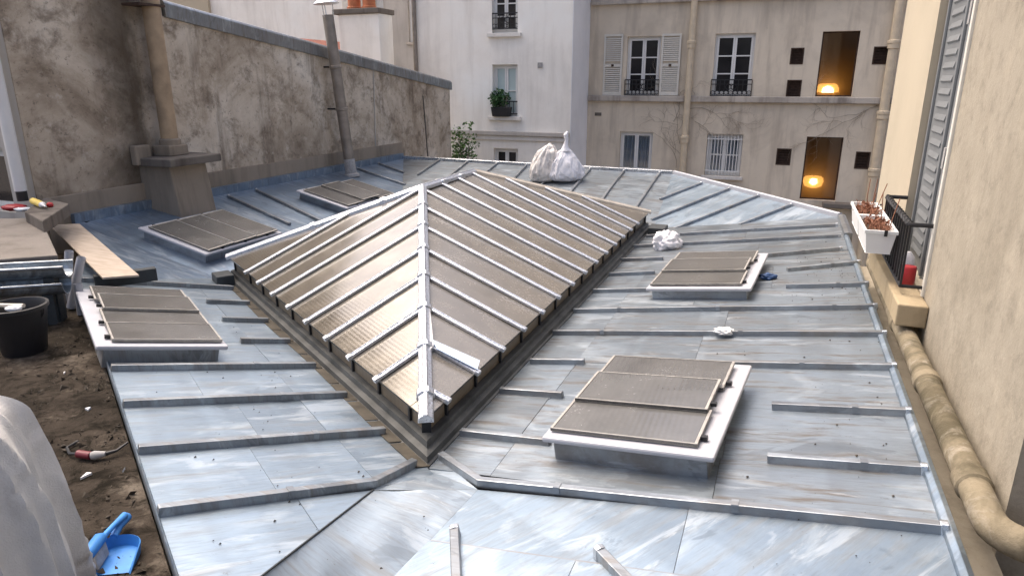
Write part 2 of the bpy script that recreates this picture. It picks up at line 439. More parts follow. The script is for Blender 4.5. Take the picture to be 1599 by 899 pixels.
# strips between battens, each of two or three sheets
strip_edges = [0] + sR[1:] + [9]
for i in range(len(strip_edges) - 1):
    s0, s1 = strip_edges[i], strip_edges[i + 1]
    st_ = clip(clip([flat(p) for p in Rmain], flat(R0 + eR * s0), eR), flat(R0 + eR * s1), -eR)
    if len(st_) < 3 or area(st_) < .01: continue
    cuts = [dcut(2.22 + .02 * math.sin(i * 3))]
    cuts.append(dcut([.98, .97, .95, 1.3, 1.15, 1.5, .8, 1.35, 1.0, 1.2, 1.3, 1.][i % 12]))
    sheets(st_, R0, NRm, cuts, 'zinc_aged')
# front part of the right slope, on this side of the lowest batten
VR0, VR1 = pR((746, 764)), pR((619, 898)); vd = (VR1 - VR0).normalized()
VRe = VR0 + vd * 2.2
front = [R0, flat(VR0), flat(VRe), Rnear]
J0, J1 = pR((672, 846)), pR((1050, 899)); jd = flat(J1 - J0).normalized(); jn = V((-jd.y, jd.x, 0))
jp = clip([flat(p) for p in front], flat(J0), jn)
sheets(jp, R0, NRm, [(flat(pR((1062, 850))), jd)], 'zinc_clean')
jf = clip([flat(p) for p in front], flat(J0), -jn)
FN = (NRm + V((.0, .015, 0))).normalized()
sheets(jf, J0 + UP * .005, FN, [(flat(J0 + jd * .75), jd)], 'zinc_clean')
MB().box(J0 + UP * .003 - NRm * .002, (J1 - J0) * 2.2, jn * .012, UP * .007).build('joint_fold', 'zinc_seam', roof)
seam([onpl((715, 930), J0, FN), onpl((711, 836), J0, FN)], FN, .052, .05, clips=False, cap=True)
seam([onpl((1000, 935), J0, FN), onpl((938, 870), J0, FN)], FN, .052, .05, clips=False, cap=True)
# creased valley strip between the right and left slopes in front of the lantern corner
BL = pL((583, 765)); VL1 = pL((415, 895)); vl = (VL1 - BL).normalized(); VLe = BL + vl * 1.35
K1 = pL((645, 727))
def onL0(s, d): return L0 + eL * s + (nL - UP * KL) * d
kx_ = (BL - L0).dot(nL) / ((BL - VL1).dot(nL)); VLe = BL + (VL1 - BL) * kx_
MB().add([VLe, Lnear, VRe, Rnear + UP * 0], [(0, 1, 2), (1, 3, 2)]).build('front_sheet', 'zinc_clean', roof)
mb = MB()
nu, nv = 40, 20
for i in range(nu + 1):
    for j in range(nv + 1):
        u, v = i / nu, j / nv
        a = VR0.lerp(VRe, u); b = BL.lerp(VLe, u); p = a.lerp(b, v)
        cz = .005 * (1 - 2 * abs(math.sin(4.2 * u * 2.2 + 1.8 * v + .6))) * math.sin(math.pi * v) * (1 if u < .6 else 0) + .009 * math.sin(5 * v + 3.2 * u) * math.sin(math.pi * v) * math.sin(math.pi * min(1, u * 2.2 + .05)) + .02 * noise.noise(V((p.x * 3, p.y * 3, 1))) * math.sin(math.pi * v)
        mb.v.append(p + UP * cz)
for i in range(nu):
    for j in range(nv):
        a = i * (nv + 1) + j; mb.f.append((a, a + 1, a + nv + 2, a + nv + 1))
ob = mb.build('valley_sheet', 'zinc_valley', roof, smooth=True)
ap = MB().add([Nb + V((0, 0, .012)), VR0 + UP * .001, BL + UP * .001, K1 + UP * .0, pR((690, 718))], [(0, 3, 2), (0, 2, 1), (0, 1, 4)]).build('valley_sheet', 'zinc_valley', roof)
MB().tube([BL + UP * .004, BL.lerp(VL1, .5) + UP * .004, VL1 + vl * .35 + UP * .004], .0055, 6).build('open_joint', 'dark_block', roof)
# --- left slope
sL = [-.03 + .66 * k for k in range(8)]
Lpoly = [flat(L0 + eL * -.03), flat(BL), flat(K1), flat(Nb), flat(Lb), flat(Lfar)]
Lmain = [flat(L0 + eL * -.03), flat(L0 + eL * -.03 + nL * 1.45), flat(Lb), flat(Lfar)]
ed = [-.03] + sL[1:] + [5.5]
for i in range(len(ed) - 1):
    st_ = clip(clip(Lmain, flat(L0 + eL * ed[i]), eL), flat(L0 + eL * ed[i + 1]), -eL)
    if len(st_) < 3 or area(st_) < .01: continue
    sheets(st_, L0, NLm, [(flat(L0 + nL * (1.08 + .02 * math.sin(i * 5))), nL)] + ([(flat(L0 + nL * (.55 + .1 * math.sin(i * 2))), nL)] if i < 4 else []), 'zinc_clean')
lf = [flat(L0 - eL * .03), flat(BL), flat(VLe)]
sheets(lf, L0, NLm, [(flat(L0 + nL * .62), nL)], 'zinc_clean')
def onL(s, d): return L0 + eL * s + (nL - UP * KL) * d
seam([K1, pL((583, 759)), onL(sL[0], .0)], NLm, cap=False)
for k in range(1, 8):
    d1 = 1.40
    if k in (4, 5, 6): seam([onL(sL[k], d1), onL(sL[k], 1.0)], NLm, cap=False, clips=False)
    else: seam([onL(sL[k], d1), onL(sL[k], .004)], NLm, cap=False)
# --- corner by the plywood, slope under the stained wall, far slopes
def tri(a, b, c):
    n = (b - a).cross(c - a).normalized(); return n if n.z > 0 else -n
nC = tri(Lfar, WL, Lb); sheets([Lfar, WL, Lb], Lb, nC, [(flat(Lfar.lerp(WL, .5)), flat(Lb - Lfar.lerp(WL, .5)).orthogonal().normalized() if False else V((-(Lb - Lfar.lerp(WL, .5)).y, (Lb - Lfar.lerp(WL, .5)).x, 0)).normalized())], 'zinc_blue_shade')
nW = tri(WL, W, Lb)
WLx = WL - eR * .15
wl_cuts = []; wsE = []
for a, b in [((357, 309), (452, 352)), ((400, 299), (500, 347)), ((558, 265), (632, 290)), ((591, 257), (630, 271))]:
    A, B = onpl(a, WL, nW), onpl(b, WL, nW); wsE.append((A - WL).dot(eR))
    seam([B, A], nW, clips=False); wl_cuts.append((flat(A), eR))
for k in (wsE[1] + .66, wsE[1] + 1.32): wl_cuts.append((flat(WL + eR * k), eR))
Fb2 = Lb + eR * (Fb - Lb).dot(eR)
sheets([WL, W, Fb2, Lb], WL, nW, wl_cuts, 'zinc_blue_shade')
nF1 = tri(W, Mc, Fb2); nF2 = tri(Mc, Rb, Fb2); nF3 = tri(Mc, Rfar, Rb)
cu1 = []
for a, b in [((686, 252), (653, 274)), ((730, 254), (697, 281)), ((776, 257), (752, 276)), ((822, 260), (800, 283)), ((871, 263), (846, 290)), ((921, 266), (890, 303)), ((974, 269), (938, 316)), ((1030, 272), (990, 330))]:
    pts = []
    A = onpl(a, W, nF1); B1 = onpl(b, W, nF1)
    e12 = flat(Mc - Fb2); nn = V((-e12.y, e12.x, 0))
    inside1 = (flat(B1) - flat(Fb2)).dot(nn) * (flat(W) - flat(Fb2)).dot(nn) > 0
    if inside1: pts = [B1, A]; nrm = nF1
    else:
        B2 = onpl(b, Fb2, nF2); pts = [B2, A]; nrm = ((nF1 + nF2) / 2).normalized()
        # meet on the crease
        dA = (flat(A) - flat(Fb2)).dot(nn); dB = (flat(B2) - flat(Fb2)).dot(nn); kx = dA / (dA - dB); X = zon(A.lerp(B2, kx), W, nF1); pts = [B2, X, A]
    seam(pts, nrm, clips=False)
    dd = flat(A - pts[0]); cu1.append((flat(A), V((-dd.y, dd.x, 0)).normalized()))
sheets([W, Mc, Fb2], W, nF1, cu1, 'zinc_aged')
sheets([Mc, Rb, Fb2], Fb2, nF2, cu1[4:], 'zinc_aged')
cu3 = []
for a, b in [((1095, 288), (1031, 313)), ((1138, 297), (1018, 345)), ((1183, 308), (1054, 359)), ((1235, 322), (1155, 353))]:
    A, B = onpl(a, Mc, nF3), onpl(b, Mc, nF3); seam([B, A], nF3, clips=False)
    dd = flat(A - B); cu3.append((flat(A), V((-dd.y, dd.x, 0)).normalized()))
sheets([Mc, Rfar, Rb], Mc, nF3, cu3, 'zinc_clean')
# --- edges: upstands and fascias
def rim(a, b, out, h, wd, mat, name='edge_flashing', drop=.25):
    mb = MB(); mb.sweep([(0, -drop), (wd, -drop), (wd, h), (wd * .5, h + .012), (0, h)], a, b, out, UP); return mb.build(name, mat, roof, bevel=.004)
oF1 = V(((Mc - W).y, -(Mc - W).x, 0)).normalized(); oF1 = oF1 if oF1.y > 0 else -oF1
oF3 = V(((Rfar - Mc).y, -(Rfar - Mc).x, 0)).normalized(); oF3 = oF3 if oF3.x > 0 else -oF3
rim(W - (Mc - W).normalized() * .02, Mc, oF1, .06, .09, 'zinc_bright')
rim(Mc, Rfar, oF3, .06, .09, 'white_frame')
rim(Rfar - eR * .02, Rfar - eR * 1.35, -nR, .05, .10, 'zinc_seam')
rim(Rfar - eR * 1.36, Rnear, -nR, .022, .055, 'zinc_clean')
rim(Lnear, Lfar, -nL, .008, .012, 'zinc_clean', drop=.07)
MB().sweep([(0, -.02), (-.012, .13), (.12, .13), (.12, -.02)], WL - eR * .0, W, -az(AR - 90) * -1, UP).build('wall_flashing', 'zinc_blue_shade', roof)
# under-structure so that nothing floats
MB().prism([flat(p) + UP * -1.0 for p in (Rnear, Rfar, Mc, W, WL, Lfar, Lnear)], UP * .42).build('roof_deck', 'concrete_slab', roof)
MB().prism([Rnear + UP * -.60 - nR * .02, Rfar + UP * -.60 - nR * .02, Rfar + UP * -7.4 - nR * .02, Rnear + UP * -7.4 - nR * .02], nR * .3).build('supporting_wall', 'plaster_roughcast', roof)
MB().prism([Mc + UP * -.75, W + UP * -.75, W + UP * -7.55, Mc + UP * -7.55], V((0, -.3, 0))).build('supporting_wall', 'plaster_beige', roof)
MB().prism([Mc + UP * -.75, Rfar + UP * -.6, Rfar + UP * -7.4, Mc + UP * -7.55], -oF3 * .3).build('supporting_wall', 'plaster_beige', roof)

# ================================================================== glass lantern
lan = thing('glass_lantern', 'large hipped glass lantern with silver taped glazing bars in the roof', 'roof lantern', (-.5, 7, ZB))
def inpoly_seg(poly, q, d):
    """the part of line q + t d inside a convex plan polygon"""
    ts = []
    for i, a in enumerate(poly):
        b = poly[(i + 1) % len(poly)]; e = b - a; den = d.x * e.y - d.y * e.x
        if abs(den) < 1e-9: continue
        t_ = ((a.x - q.x) * e.y - (a.y - q.y) * e.x) / den; u = ((a.x - q.x) * d.y - (a.y - q.y) * d.x) / den
        if -1e-6 <= u <= 1 + 1e-6: ts.append(t_)
    return (min(ts), max(ts)) if len(ts) > 1 else None
BARP = [(-.022, 0), (.022, 0), (.024, .022), (.014, .029), (.007, .017), (-.007, .017), (-.014, .029), (-.024, .022)]
def slope(poly, e0, e1, s0, sp, cnt, mat):
    """one lantern slope: panes between bars set square to the eave e0-e1"""
    n = (poly[1] - poly[0]).cross(poly[2] - poly[0]).normalized(); n = n if n.z > 0 else -n
    q = poly[0]; ed_ = flat(e1 - e0).normalized(); inw = V((-ed_.y, ed_.x, 0))
    c = sum((flat(p) for p in poly), V((0, 0, 0))) / len(poly)
    if (c - flat(e0)).dot(inw) < 0: inw = -inw
    fp = [flat(p) for p in poly]
    ss = [s0 + sp * i for i in range(cnt)]
    for pc in cells(fp, [(flat(e0) + ed_ * s, ed_) for s in ss]):
        pc = shrink(pc, .002)
        cc = sum(pc, V((0, 0, 0))) / len(pc); k1, k2 = random.uniform(-.012, .012), random.uniform(-.003, .003)
        MB().prism([zon(p, q, n) + n * ((p - cc).dot(ed_) * k1 + (p - cc).dot(inw) * k2) for p in pc], n * .012).build('glass_pane', mat, lan)
    for s in ss:
        o = flat(e0) + ed_ * s; sg = inpoly_seg(fp, o, inw)
        if not sg or sg[1] - sg[0] < .12: continue
        a = zon(o + inw * (sg[0] - .02), q, n) + n * .015; b = zon(o + inw * (sg[1] - .012), q, n) + n * .015
        d = (b - a).normalized(); side = d.cross(n).normalized()
        bar = MB().sweep(BARP, a, b, side, n).build('glazing_bar', 'foil_tape', lan, bevel=.003)
        MB().sweep([(-.026, -.004), (.026, -.004), (.024, .031), (-.024, .031)], a - d * .012, a + d * .03, side, n).build('end_cap', 'foil_tape', bar, bevel=.006)
slope([Ne, Le, RA], Ne, Le, .20, .484, 9, 'glass_bronze_left')
slope([Ne, Re, RB_, RA], Ne, Re, .25, .4745, 14, 'glass_bronze_right')
slope([Le, Fe, RB_], Le, Fe, .25, .48, 8, 'glass_bronze_right'); slope([Le, RB_, RA], Le, Fe, .25, .48, 8, 'glass_bronze_right')
slope([Fe, Re, RB_], Fe, Re, .25, .48, 8, 'glass_bronze_right')
def hip(a, b, mat, name, wd=.05, seg=9):
    a = a + UP * .03; b = b + UP * .03; d = (b - a).normalized(); side = d.cross(UP).normalized(); up = side.cross(d)
    mb = MB(); mb.sweep([(-wd, -.035), (wd, -.035), (wd * .92, .002), (wd * .3, .022), (wd * .22, .03), (-wd * .22, .03), (-wd * .3, .022), (-wd * .92, .002)], a - d * .03, b, side, up)
    h = mb.build(name, mat, lan, bevel=.004)
    return h, d, side, up
for a, b in ((Ne, RA), (Le, RA)):
    h, d, side, up = hip(a, b, 'foil_tape', 'hip_cap')
    for s in ([.20 + .484 * i for i in range(8)] if a is Ne else [2.2, 4.0]):
        k = s / math.cos(R(28.2)) / (flat(b) - flat(a)).length if a is Ne else s / 5
        if k > .98: continue
        c = a.lerp(b, k) + UP * .03
        MB().sweep([(-.062, -.038), (.062, -.038), (.056, .012), (.02, .038), (-.02, .038), (-.056, .012)], c - d * .03, c + d * .03, side, up).build('tape_wrap', 'foil_tape', h, bevel=.006)
hip(RA, RB_, 'foil_tape', 'ridge_cap'); hip(Re, RB_, 'wood_lath', 'hip_cap', .035); hip(Fe, RB_, 'wood_lath', 'hip_cap', .035)
h, d, side, up = hip(RA, RB_, 'foil_tape', 'ridge_cap', .03)
for k in (.33, .68): 
    c = RA.lerp(RB_, k) + UP * .03
    MB().sweep([(-.07, -.045), (.07, -.045), (.06, .02), (-.06, .02)], c - d * .06, c + d * .06, side, up).build('tape_wrap', 'foil_tape', h, bevel=.01)
# glazed side strip under the eave, brackets, stepped kerb
prof = [(-.06, -.12), (-.06, -.245), (.0, -.25), (.008, -.29), (.05, -.297), (.058, -.335), (.075, -.34), (.08, -.45)]
rings = [offset_poly(LAN, o) for o, z in prof]
for i in range(4):
    j = (i + 1) % 4
    mb = MB()
    for k in range(1, len(prof) - 1):
        a, b = rings[k][i], rings[k][j]; c, d = rings[k + 1][j], rings[k + 1][i]
        mb.add([V((a.x, a.y, prof[k][1])), V((b.x, b.y, prof[k][1])), V((c.x, c.y, prof[k + 1][1])), V((d.x, d.y, prof[k + 1][1]))], [(3, 2, 1, 0)])
    mb.build('kerb', 'lead_curb', lan)
    a, b = rings[0][i], rings[0][j]; ln = (b - a).length; d = (b - a).normalized(); out = V((d.y, -d.x, 0))
    s0, sp, cnt = {0: (.25, .4745, 14), 1: (.3, .48, 8), 2: (.3, .48, 8), 3: (ln - .2 - .484 * 8, .484, 9)}[i]
    marks = [.0] + [s0 + sp * k for k in range(cnt)] + [ln]
    for m0, m1 in zip(marks[:-1], marks[1:]):
        if m1 - m0 < .05: continue
        MB().box(a + d * (m0 + .012) + UP * -.25, d * (m1 - m0 - .024), out * .008, UP * .145).build('side_pane', 'glass_side', lan)
    for m0 in marks[1:-1]:
        MB().box(a + d * (m0 - .012) + UP * -.25 - out * .004, d * .024, out * .03, UP * .14).build('bracket', 'dark_iron', lan)
    c = a; dd = (rings[0][i] - flat(sum((flat(p) for p in LAN), V((0, 0, 0))) / 4)).normalized()
    MB().box(c + UP * -.25 - dd * .01 - dd.cross(UP) * .03, dd.cross(UP) * .06, dd * .03, UP * .14).build('corner_post', 'dark_iron', lan)
    sa, sb = offset_poly(LAN, -.01)[i], offset_poly(LAN, -.01)[j]
    MB().box(V((sa.x, sa.y, -.118)), sb - sa, -out * .04, UP * .02).build('eave_rail', 'lead_curb', lan)
for px, z, sz in (((384, 450), -.12, .26), ((905, 378), -.15, .34)):
    c = Le + V((.10, -.22, 0)) if px[0] < 500 else Re + V((-.06, -.42, 0))
    e, n_ = (eL, nL) if px[0] < 500 else (eR, nR)
    MB().box(c - n_ * sz * .75 + UP * -.24 - e * sz * .5, n_ * sz * .75, e * sz, UP * .13).build('corner_block', 'dark_block', lan, bevel=.012)

e_ = (Lb - Nb).normalized(); ms = 14
for k in range(ms):
    a_ = Nb.lerp(Lb, k / ms); b_ = Nb.lerp(Lb, (k + 1) / ms - .004)
    w0, w1 = .075 + .012 * math.sin(k * .9), .075 + .012 * math.sin(k * .9 + .9)
    MB().prism([zon(p, L0, NLm) + UP * .008 for p in (a_ + nL * .02, b_ + nL * .02, b_ - nL * w1, a_ - nL * w0)], UP * -.006).build('foot_flashing', 'mossy_flashing', lan)

# ================================================================== small skylights
def skylight(pix, q, n, h, rows, label, dmax=None, tone='glass_wired', top=1):
    qq = q + UP * h
    c0, c1, c2 = [onpl(p, qq, n) for p in pix]
    ax = (c1 - c0); wd = ax.length; ax.normalize(); ay = c2 - c1; ay = ay - ax * ay.dot(ax); dp = ay.length; ay.normalize()
    if dmax: dp = min(dp, dmax)
    nn = ax.cross(ay); nn = nn if nn.z > 0 else -nn
    g = h * n.z                                      # distance to the roof
    t = thing('small_skylight', label, 'skylight', (c0 + c1) / 2 + ay * dp / 2 - nn * g, 'small skylights on the zinc roof')
    ov = .05
    MB().box(c0 + ax * ov + ay * ov - nn * (g + .03), ax * (wd - 2 * ov), ay * (dp - 2 * ov), nn * (g - .004)).build('upstand', 'zinc_seam', t, bevel=.004)
    MB().box(c0 - nn * .035, ax * wd, ay * dp, nn * .035).build('frame_plate', 'white_frame', t, bevel=.012)
    m = .07; n_ = rows; pl = (dp - 2 * m - .02) / n_
    for i in range(n_):
        y0 = m + pl * i - (.02 if i else 0); y1 = m + pl * (i + 1) + .02
        lift = .012 + (.030 if i == top else 0.0) + .002 * i
        x0 = .03 + (.015 if i == top else .0); x1 = wd - .10 - (.02 if i == top else 0)
        o = c0 + ax * x0 + ay * y0 + nn * lift
        ti = nn * .012
        b = MB(); p = [o, o + ax * (x1 - x0), o + ax * (x1 - x0) + ay * (y1 - y0) + ti, o + ay * (y1 - y0) + ti]
        b.prism(p, nn * .014); pn = b.build('glass_pane', tone, t)
        b = MB(); fw = .018
        for (u0, u1, v0, v1) in ((0, 1, 0, fw), (0, 1, 1 - fw, 1), (0, fw, fw, 1 - fw), (1 - fw, 1, fw, 1 - fw)):
            def P(u, v): 
                return p[0] + (p[1] - p[0]) * u + (p[3] - p[0]) * v - nn * .003
            b.prism([P(u0, v0), P(u1, v0), P(u1, v1), P(u0, v1)], nn * .021)
        b.build('pane_frame', 'pane_edge', pn)
        MB().box(o + ax * (x1 - x0) + ay * (y1 - y0) * .2 - nn * .004, ax * .035, ay * .03, nn * .022).build('bracket', 'dark_iron', t)
        MB().box(o - ax * .012 + ay * (y1 - y0) * .5 - nn * .012, ax * .03, ay * .03, nn * .02).build('bracket', 'dark_iron', t)
skylight([(845, 682), (1115, 714), (1152, 568)], R0, NRm, .165, 3, 'nearest small skylight on the right slope beside the broken battens')
skylight([(1008, 450), (1173, 450), (1186, 395)], R0, NRm, .13, 3, 'small skylight on the right slope near the crumpled white sack')
skylight([(357, 540), (150, 540), (117, 450)], L0, NLm, .15, 4, 'small skylight on the left edge beside the dirty terrace', top=2)
skylight([(322, 397), (215, 355), (333, 323)], WL, nW, .15, 3, 'small skylight below the masonry chimney pier by the plywood board', top=3)
skylight([(542, 325), (462, 297), (525, 273)], WL, nW, .15, 3, 'small skylight at the foot of the metal flue pipe', top=1)

# ================================================================== facades
class Face:
    """a vertical wall plane: o on the plane at z = 0, a along it (right), out towards the camera side"""
    def __init__(s, o, a, out): s.o = flat(o); s.a = a; s.out = out
    def P(s, a, z, d=0.0): return s.o + s.a * a + UP * z + s.out * d
    def px(s, x, y):
        p = onpl((x, y), s.o, s.out); return (p - s.o).dot(s.a), p.z
    def rect(s, x0, y0, x1, y1):
        c = [s.px(x, y) for x, y in ((x0, y0), (x0, y1), (x1, y0), (x1, y1))]
        return (c[0][0] + c[1][0]) / 2, (c[2][0] + c[3][0]) / 2, (c[1][1] + c[3][1]) / 2, (c[0][1] + c[2][1]) / 2
    def box(s, mb, a0, a1, z0, z1, d0, d1): return mb.box(s.P(a0, z0, d0), s.a * (a1 - a0), UP * (z1 - z0), s.out * (d1 - d0))
    def wall(s, a0, a1, z0, z1, holes, depth, thick=.35):
        """slab with openings cut through: front face, reveals and back"""
        A = sorted({a0, a1, *[h[0] for h in holes], *[h[1] for h in holes]}); Z = sorted({z0, z1, *[h[2] for h in holes], *[h[3] for h in holes]})
        A = [x for x in A if a0 <= x <= a1]; Z = [x for x in Z if z0 <= x <= z1]
        mb = MB()
        for i in range(len(A) - 1):
            for j in range(len(Z) - 1):
                ca, cz = (A[i] + A[i + 1]) / 2, (Z[j] + Z[j + 1]) / 2
                if any(h[0] < ca < h[1] and h[2] < cz < h[3] for h in holes): continue
                mb.add([s.P(A[i], Z[j]), s.P(A[i + 1], Z[j]), s.P(A[i + 1], Z[j + 1]), s.P(A[i], Z[j + 1])], [(0, 1, 2, 3)])
        for h in holes:
            q = [(h[0], h[2]), (h[1], h[2]), (h[1], h[3]), (h[0], h[3])]
            for k in range(4):
                (x0, y0), (x1, y1) = q[k], q[(k + 1) % 4]
                mb.add([s.P(x0, y0), s.P(x1, y1), s.P(x1, y1, -depth), s.P(x0, y0, -depth)], [(0, 3, 2, 1)])
        q = [(a0, z0), (a1, z0), (a1, z1), (a0, z1)]
        for k in range(4):
            (x0, y0), (x1, y1) = q[k], q[(k + 1) % 4]
            mb.add([s.P(x0, y0), s.P(x1, y1), s.P(x1, y1, -thick), s.P(x0, y0, -thick)], [(0, 1, 2, 3)])
        return mb
def scroll(mb, f, a, z, r, d, rad=.009):
    mb.tube([f.P(a + r * math.cos(k * .5), z + r * math.sin(k * .5), d) for k in range(13)], rad, 5)
def railing(bld, f, a0, a1, z0, z1, d=.03, bars=9, scrolls=True, mat='dark_iron'):
    mb = MB(); f.box(mb, a0, a1, z1 - .03, z1, d - .015, d + .02); f.box(mb, a0, a1, z0, z0 + .025, d - .012, d + .012)
    for i in range(bars + 1):
        x = a0 + (a1 - a0) * i / bars; f.box(mb, x - .008, x + .008, z0, z1 - .03, d - .008, d + .008)
    if scrolls:
        f.box(mb, a0, a1, z1 - .14, z1 - .12, d - .01, d + .01)
        for i in range(bars):
            scroll(mb, f, a0 + (a1 - a0) * (i + .5) / bars, z0 + .09, .05, d)
        for k in (-1, 1): scroll(mb, f, (a0 + a1) / 2 + k * .07, z0 + .24, .07, d, .012)
    mb.build('railing', mat, bld)
def window(bld, f, r, depth=.14, rows=3, pane='window_dark', frame='white_paint', fw=.055, curtain=None, ratio=None, dark_back=True):
    a0, a1, z0, z1 = r; D = -depth
    mb = MB()
    for q in ((a0, a1, z1 - fw, z1), (a0, a1, z0, z0 + fw), (a0, a0 + fw, z0 + fw, z1 - fw), (a1 - fw, a1, z0 + fw, z1 - fw)): f.box(mb, *q, D - .05, D + .02)
    c = (a0 + a1) / 2; st = fw * .95
    wn = mb.build('window', frame, bld)
    for k, (x0, x1) in enumerate(((a0 + fw, c - .004), (c + .004, a1 - fw))):
        mb = MB()
        for q in ((x0, x1, z1 - fw - st, z1 - fw), (x0, x1, z0 + fw, z0 + fw + st), (x0, x0 + st * .9, z0 + fw + st, z1 - fw - st), (x1 - st * .9, x1, z0 + fw + st, z1 - fw - st)): f.box(mb, *q, D - .03, D + .035)
        y0, y1 = z0 + fw + st, z1 - fw - st; hs = [y0 + (y1 - y0) * i / rows for i in range(rows + 1)]
        if ratio: hs = [y0, y0 + (y1 - y0) * ratio, y1]
        for hh in hs[1:-1]: f.box(mb, x0 + st * .9, x1 - st * .9, hh - .016, hh + .016, D - .02, D + .03)
        mb.build('sash', frame, wn)
        for q0, q1 in zip(hs[:-1], hs[1:]):
            f.box(MB(), 0, 0, 0, 0, 0, 0)
            m2 = MB(); f.box(m2, x0 + st * .9, x1 - st * .9, q0, q1, D - .008, D); m2.build('pane', pane, wn)
    if curtain:
        m2 = MB(); n = 40
        for i in range(n):
            xa, xb = a0 + (a1 - a0) * i / n, a0 + (a1 - a0) * (i + 1) / n
            da, db = D - .12 + .02 * math.sin(i * 1.9), D - .12 + .02 * math.sin((i + 1) * 1.9)
            m2.add([f.P(xa, z0, da), f.P(xb, z0, db), f.P(xb, z1, db), f.P(xa, z1, da)], [(0, 1, 2, 3)])
        m2.build('curtain', curtain, wn)
    return wn
def sill(bld, f, a0, a1, z, mat, proj=.09, h=.09, ex=.08, depth=.13):
    mb = MB(); f.box(mb, a0 - ex, a1 + ex, z - h, z, .003, proj); o = mb.build('sill', mat, bld, bevel=.008)

# --- beige building opposite, on the right
WBc = V((.0834 * 19.0, 19.0, 0)); RBc = WBc + eR * 1.67
FR = Face(RBc, fx, -eR)
rb = thing('beige_building', 'beige rendered building opposite with shuttered window and lit stairwell openings', 'building', FR.P(4, -8, -1))
w1 = FR.rect(978, 57, 1030, 149); w2 = FR.rect(1114, 52, 1176, 150); w3 = FR.rect(967, 206, 1018, 272); w4 = FR.rect(1102, 209, 1158, 275)
s1 = FR.rect(1279, 49, 1337, 151); s2 = FR.rect(1254, 214, 1311, 313)
zc0 = FR.px(1100, 155)[1]
w1 = (w1[0], w1[1], zc0 + .10, w1[3]); w2 = (w2[0], w2[1], zc0 + .10, w1[3] + .02); w3 = (w3[0], w3[1], w4[2] + .0, w3[3]); w4 = (w4[0], w4[1], w4[2], w3[3])
s1 = (s1[0], s1[1], zc0 + .09, s1[3])
vents = [FR.rect(1234, 75, 1255, 101), FR.rect(1228, 125, 1251, 152), FR.rect(1363, 73, 1389, 101), FR.rect(1212, 232, 1235, 258), FR.rect(1335, 237, 1358, 264)]
holes = [w1, w2, w3, w4, s1, s2] + vents
FR.wall(0, 12.0, -8, 8.2, holes, .2).build('wall', 'plaster_beige', rb)
for q, z in ((zc0, .16), (FR.px(1000, 3)[1], .12)):
    mb = MB(); FR.box(mb, .05, 11.9, q - z * .5, q + z * .5, .003, .12); mb.build('cornice', 'stone_trim', rb, bevel=.02)
mb = MB(); FR.box(mb, 6.6, 11.5, s2[2] - .14, s2[2] - .01, .003, .35); mb.build('ledge', 'stone_dark', rb, bevel=.02)
window(rb, FR, w1, .14, 3); window(rb, FR, w2, .12, 3)
window(rb, FR, w3, .13, 1, pane='window_clear', curtain='curtain_grey'); window(rb, FR, w4, .15, 2, pane='window_clear', curtain='curtain_grey')
for ww in (w1, w2): railing(rb, FR, ww[0] - .02, ww[1] + .02, ww[2] - .02, ww[2] + .42, .02)
mb = MB()
for k in range(11):
    x = w4[0] + (w4[1] - w4[0]) * (k + .5) / 11; mb.tube([FR.P(x, w4[2] + .02, -.03), FR.P(x, w4[3] - .02, -.03)], .012, 6)
for z in (w4[2] + .12, w4[3] - .15): FR.box(mb, w4[0], w4[1], z, z + .03, -.04, -.02)
mb.build('window_bars', 'white_paint', rb)
sill(rb, FR, w4[0], w4[1], w4[2], 'stone_white'); sill(rb, FR, w3[0], w3[1], w3[2], 'stone_white')
for x0, x1, y0 in ((943, 972, 54), (1032, 1062, 53)):
    r = FR.rect(x0, y0, x1, 149); a0, a1, z0, z1 = r
    mb = MB()
    for q in ((a0, a1, z1 - .06, z1), (a0, a1, z0, z0 + .07), (a0, a0 + .05, z0 + .07, z1 - .06), (a1 - .05, a1, z0 + .07, z1 - .06), (a0 + .05, a1 - .05, (z0 + z1) / 2 - .05, (z0 + z1) / 2 + .03)): FR.box(mb, *q, .015, .055)
    sh = mb.build('shutter', 'shutter_paint', rb)
    nsl = 28
    for k in range(nsl):
        z = z0 + .08 + (z1 - z0 - .15) * k / nsl
        if abs(z - (z0 + z1) / 2) < .06: continue
        MB().box(FR.P(a0 + .05, z, .018), FR.a * (a1 - a0 - .1), FR.out * .028 - UP * .012, UP * .03).build('slat', 'shutter_paint', sh)
    mb = MB(); FR.box(mb, (a0 + a1) / 2 - .04, (a0 + a1) / 2 + .03, (z0 + z1) / 2 - .04, (z0 + z1) / 2 + .02, .056, .075); mb.build('latch', 'rust_vent', sh)
for r in vents:
    a0, a1, z0, z1 = r; mb = MB(); FR.box(mb, a0, a1, z0, z1, -.20, -.17)
    v = mb.build('vent_grille', 'rust_vent', rb)
    for q in ((a0, a1, z1 - .03, z1), (a0, a1, z0, z0 + .03), (a0, a0 + .03, z0 + .03, z1 - .03), (a1 - .03, a1, z0 + .03, z1 - .03)):
        mb = MB(); FR.box(mb, *q, -.05, .008); mb.build('vent_frame', 'rust_vent', v)
    for k in range(5):
        z = z0 + .04 + (z1 - z0 - .08) * (k + .3) / 5; mb = MB(); FR.box(mb, a0 + .03, a1 - .03, z, z + .018, -.06, -.04); mb.build('louvre', 'rust_vent', v)
mb = MB(); r = FR.rect(929, 176, 939, 181); FR.box(mb, r[0], r[1], r[2], r[3], .002, .02); mb.build('air_brick', 'stone_dark', rb)
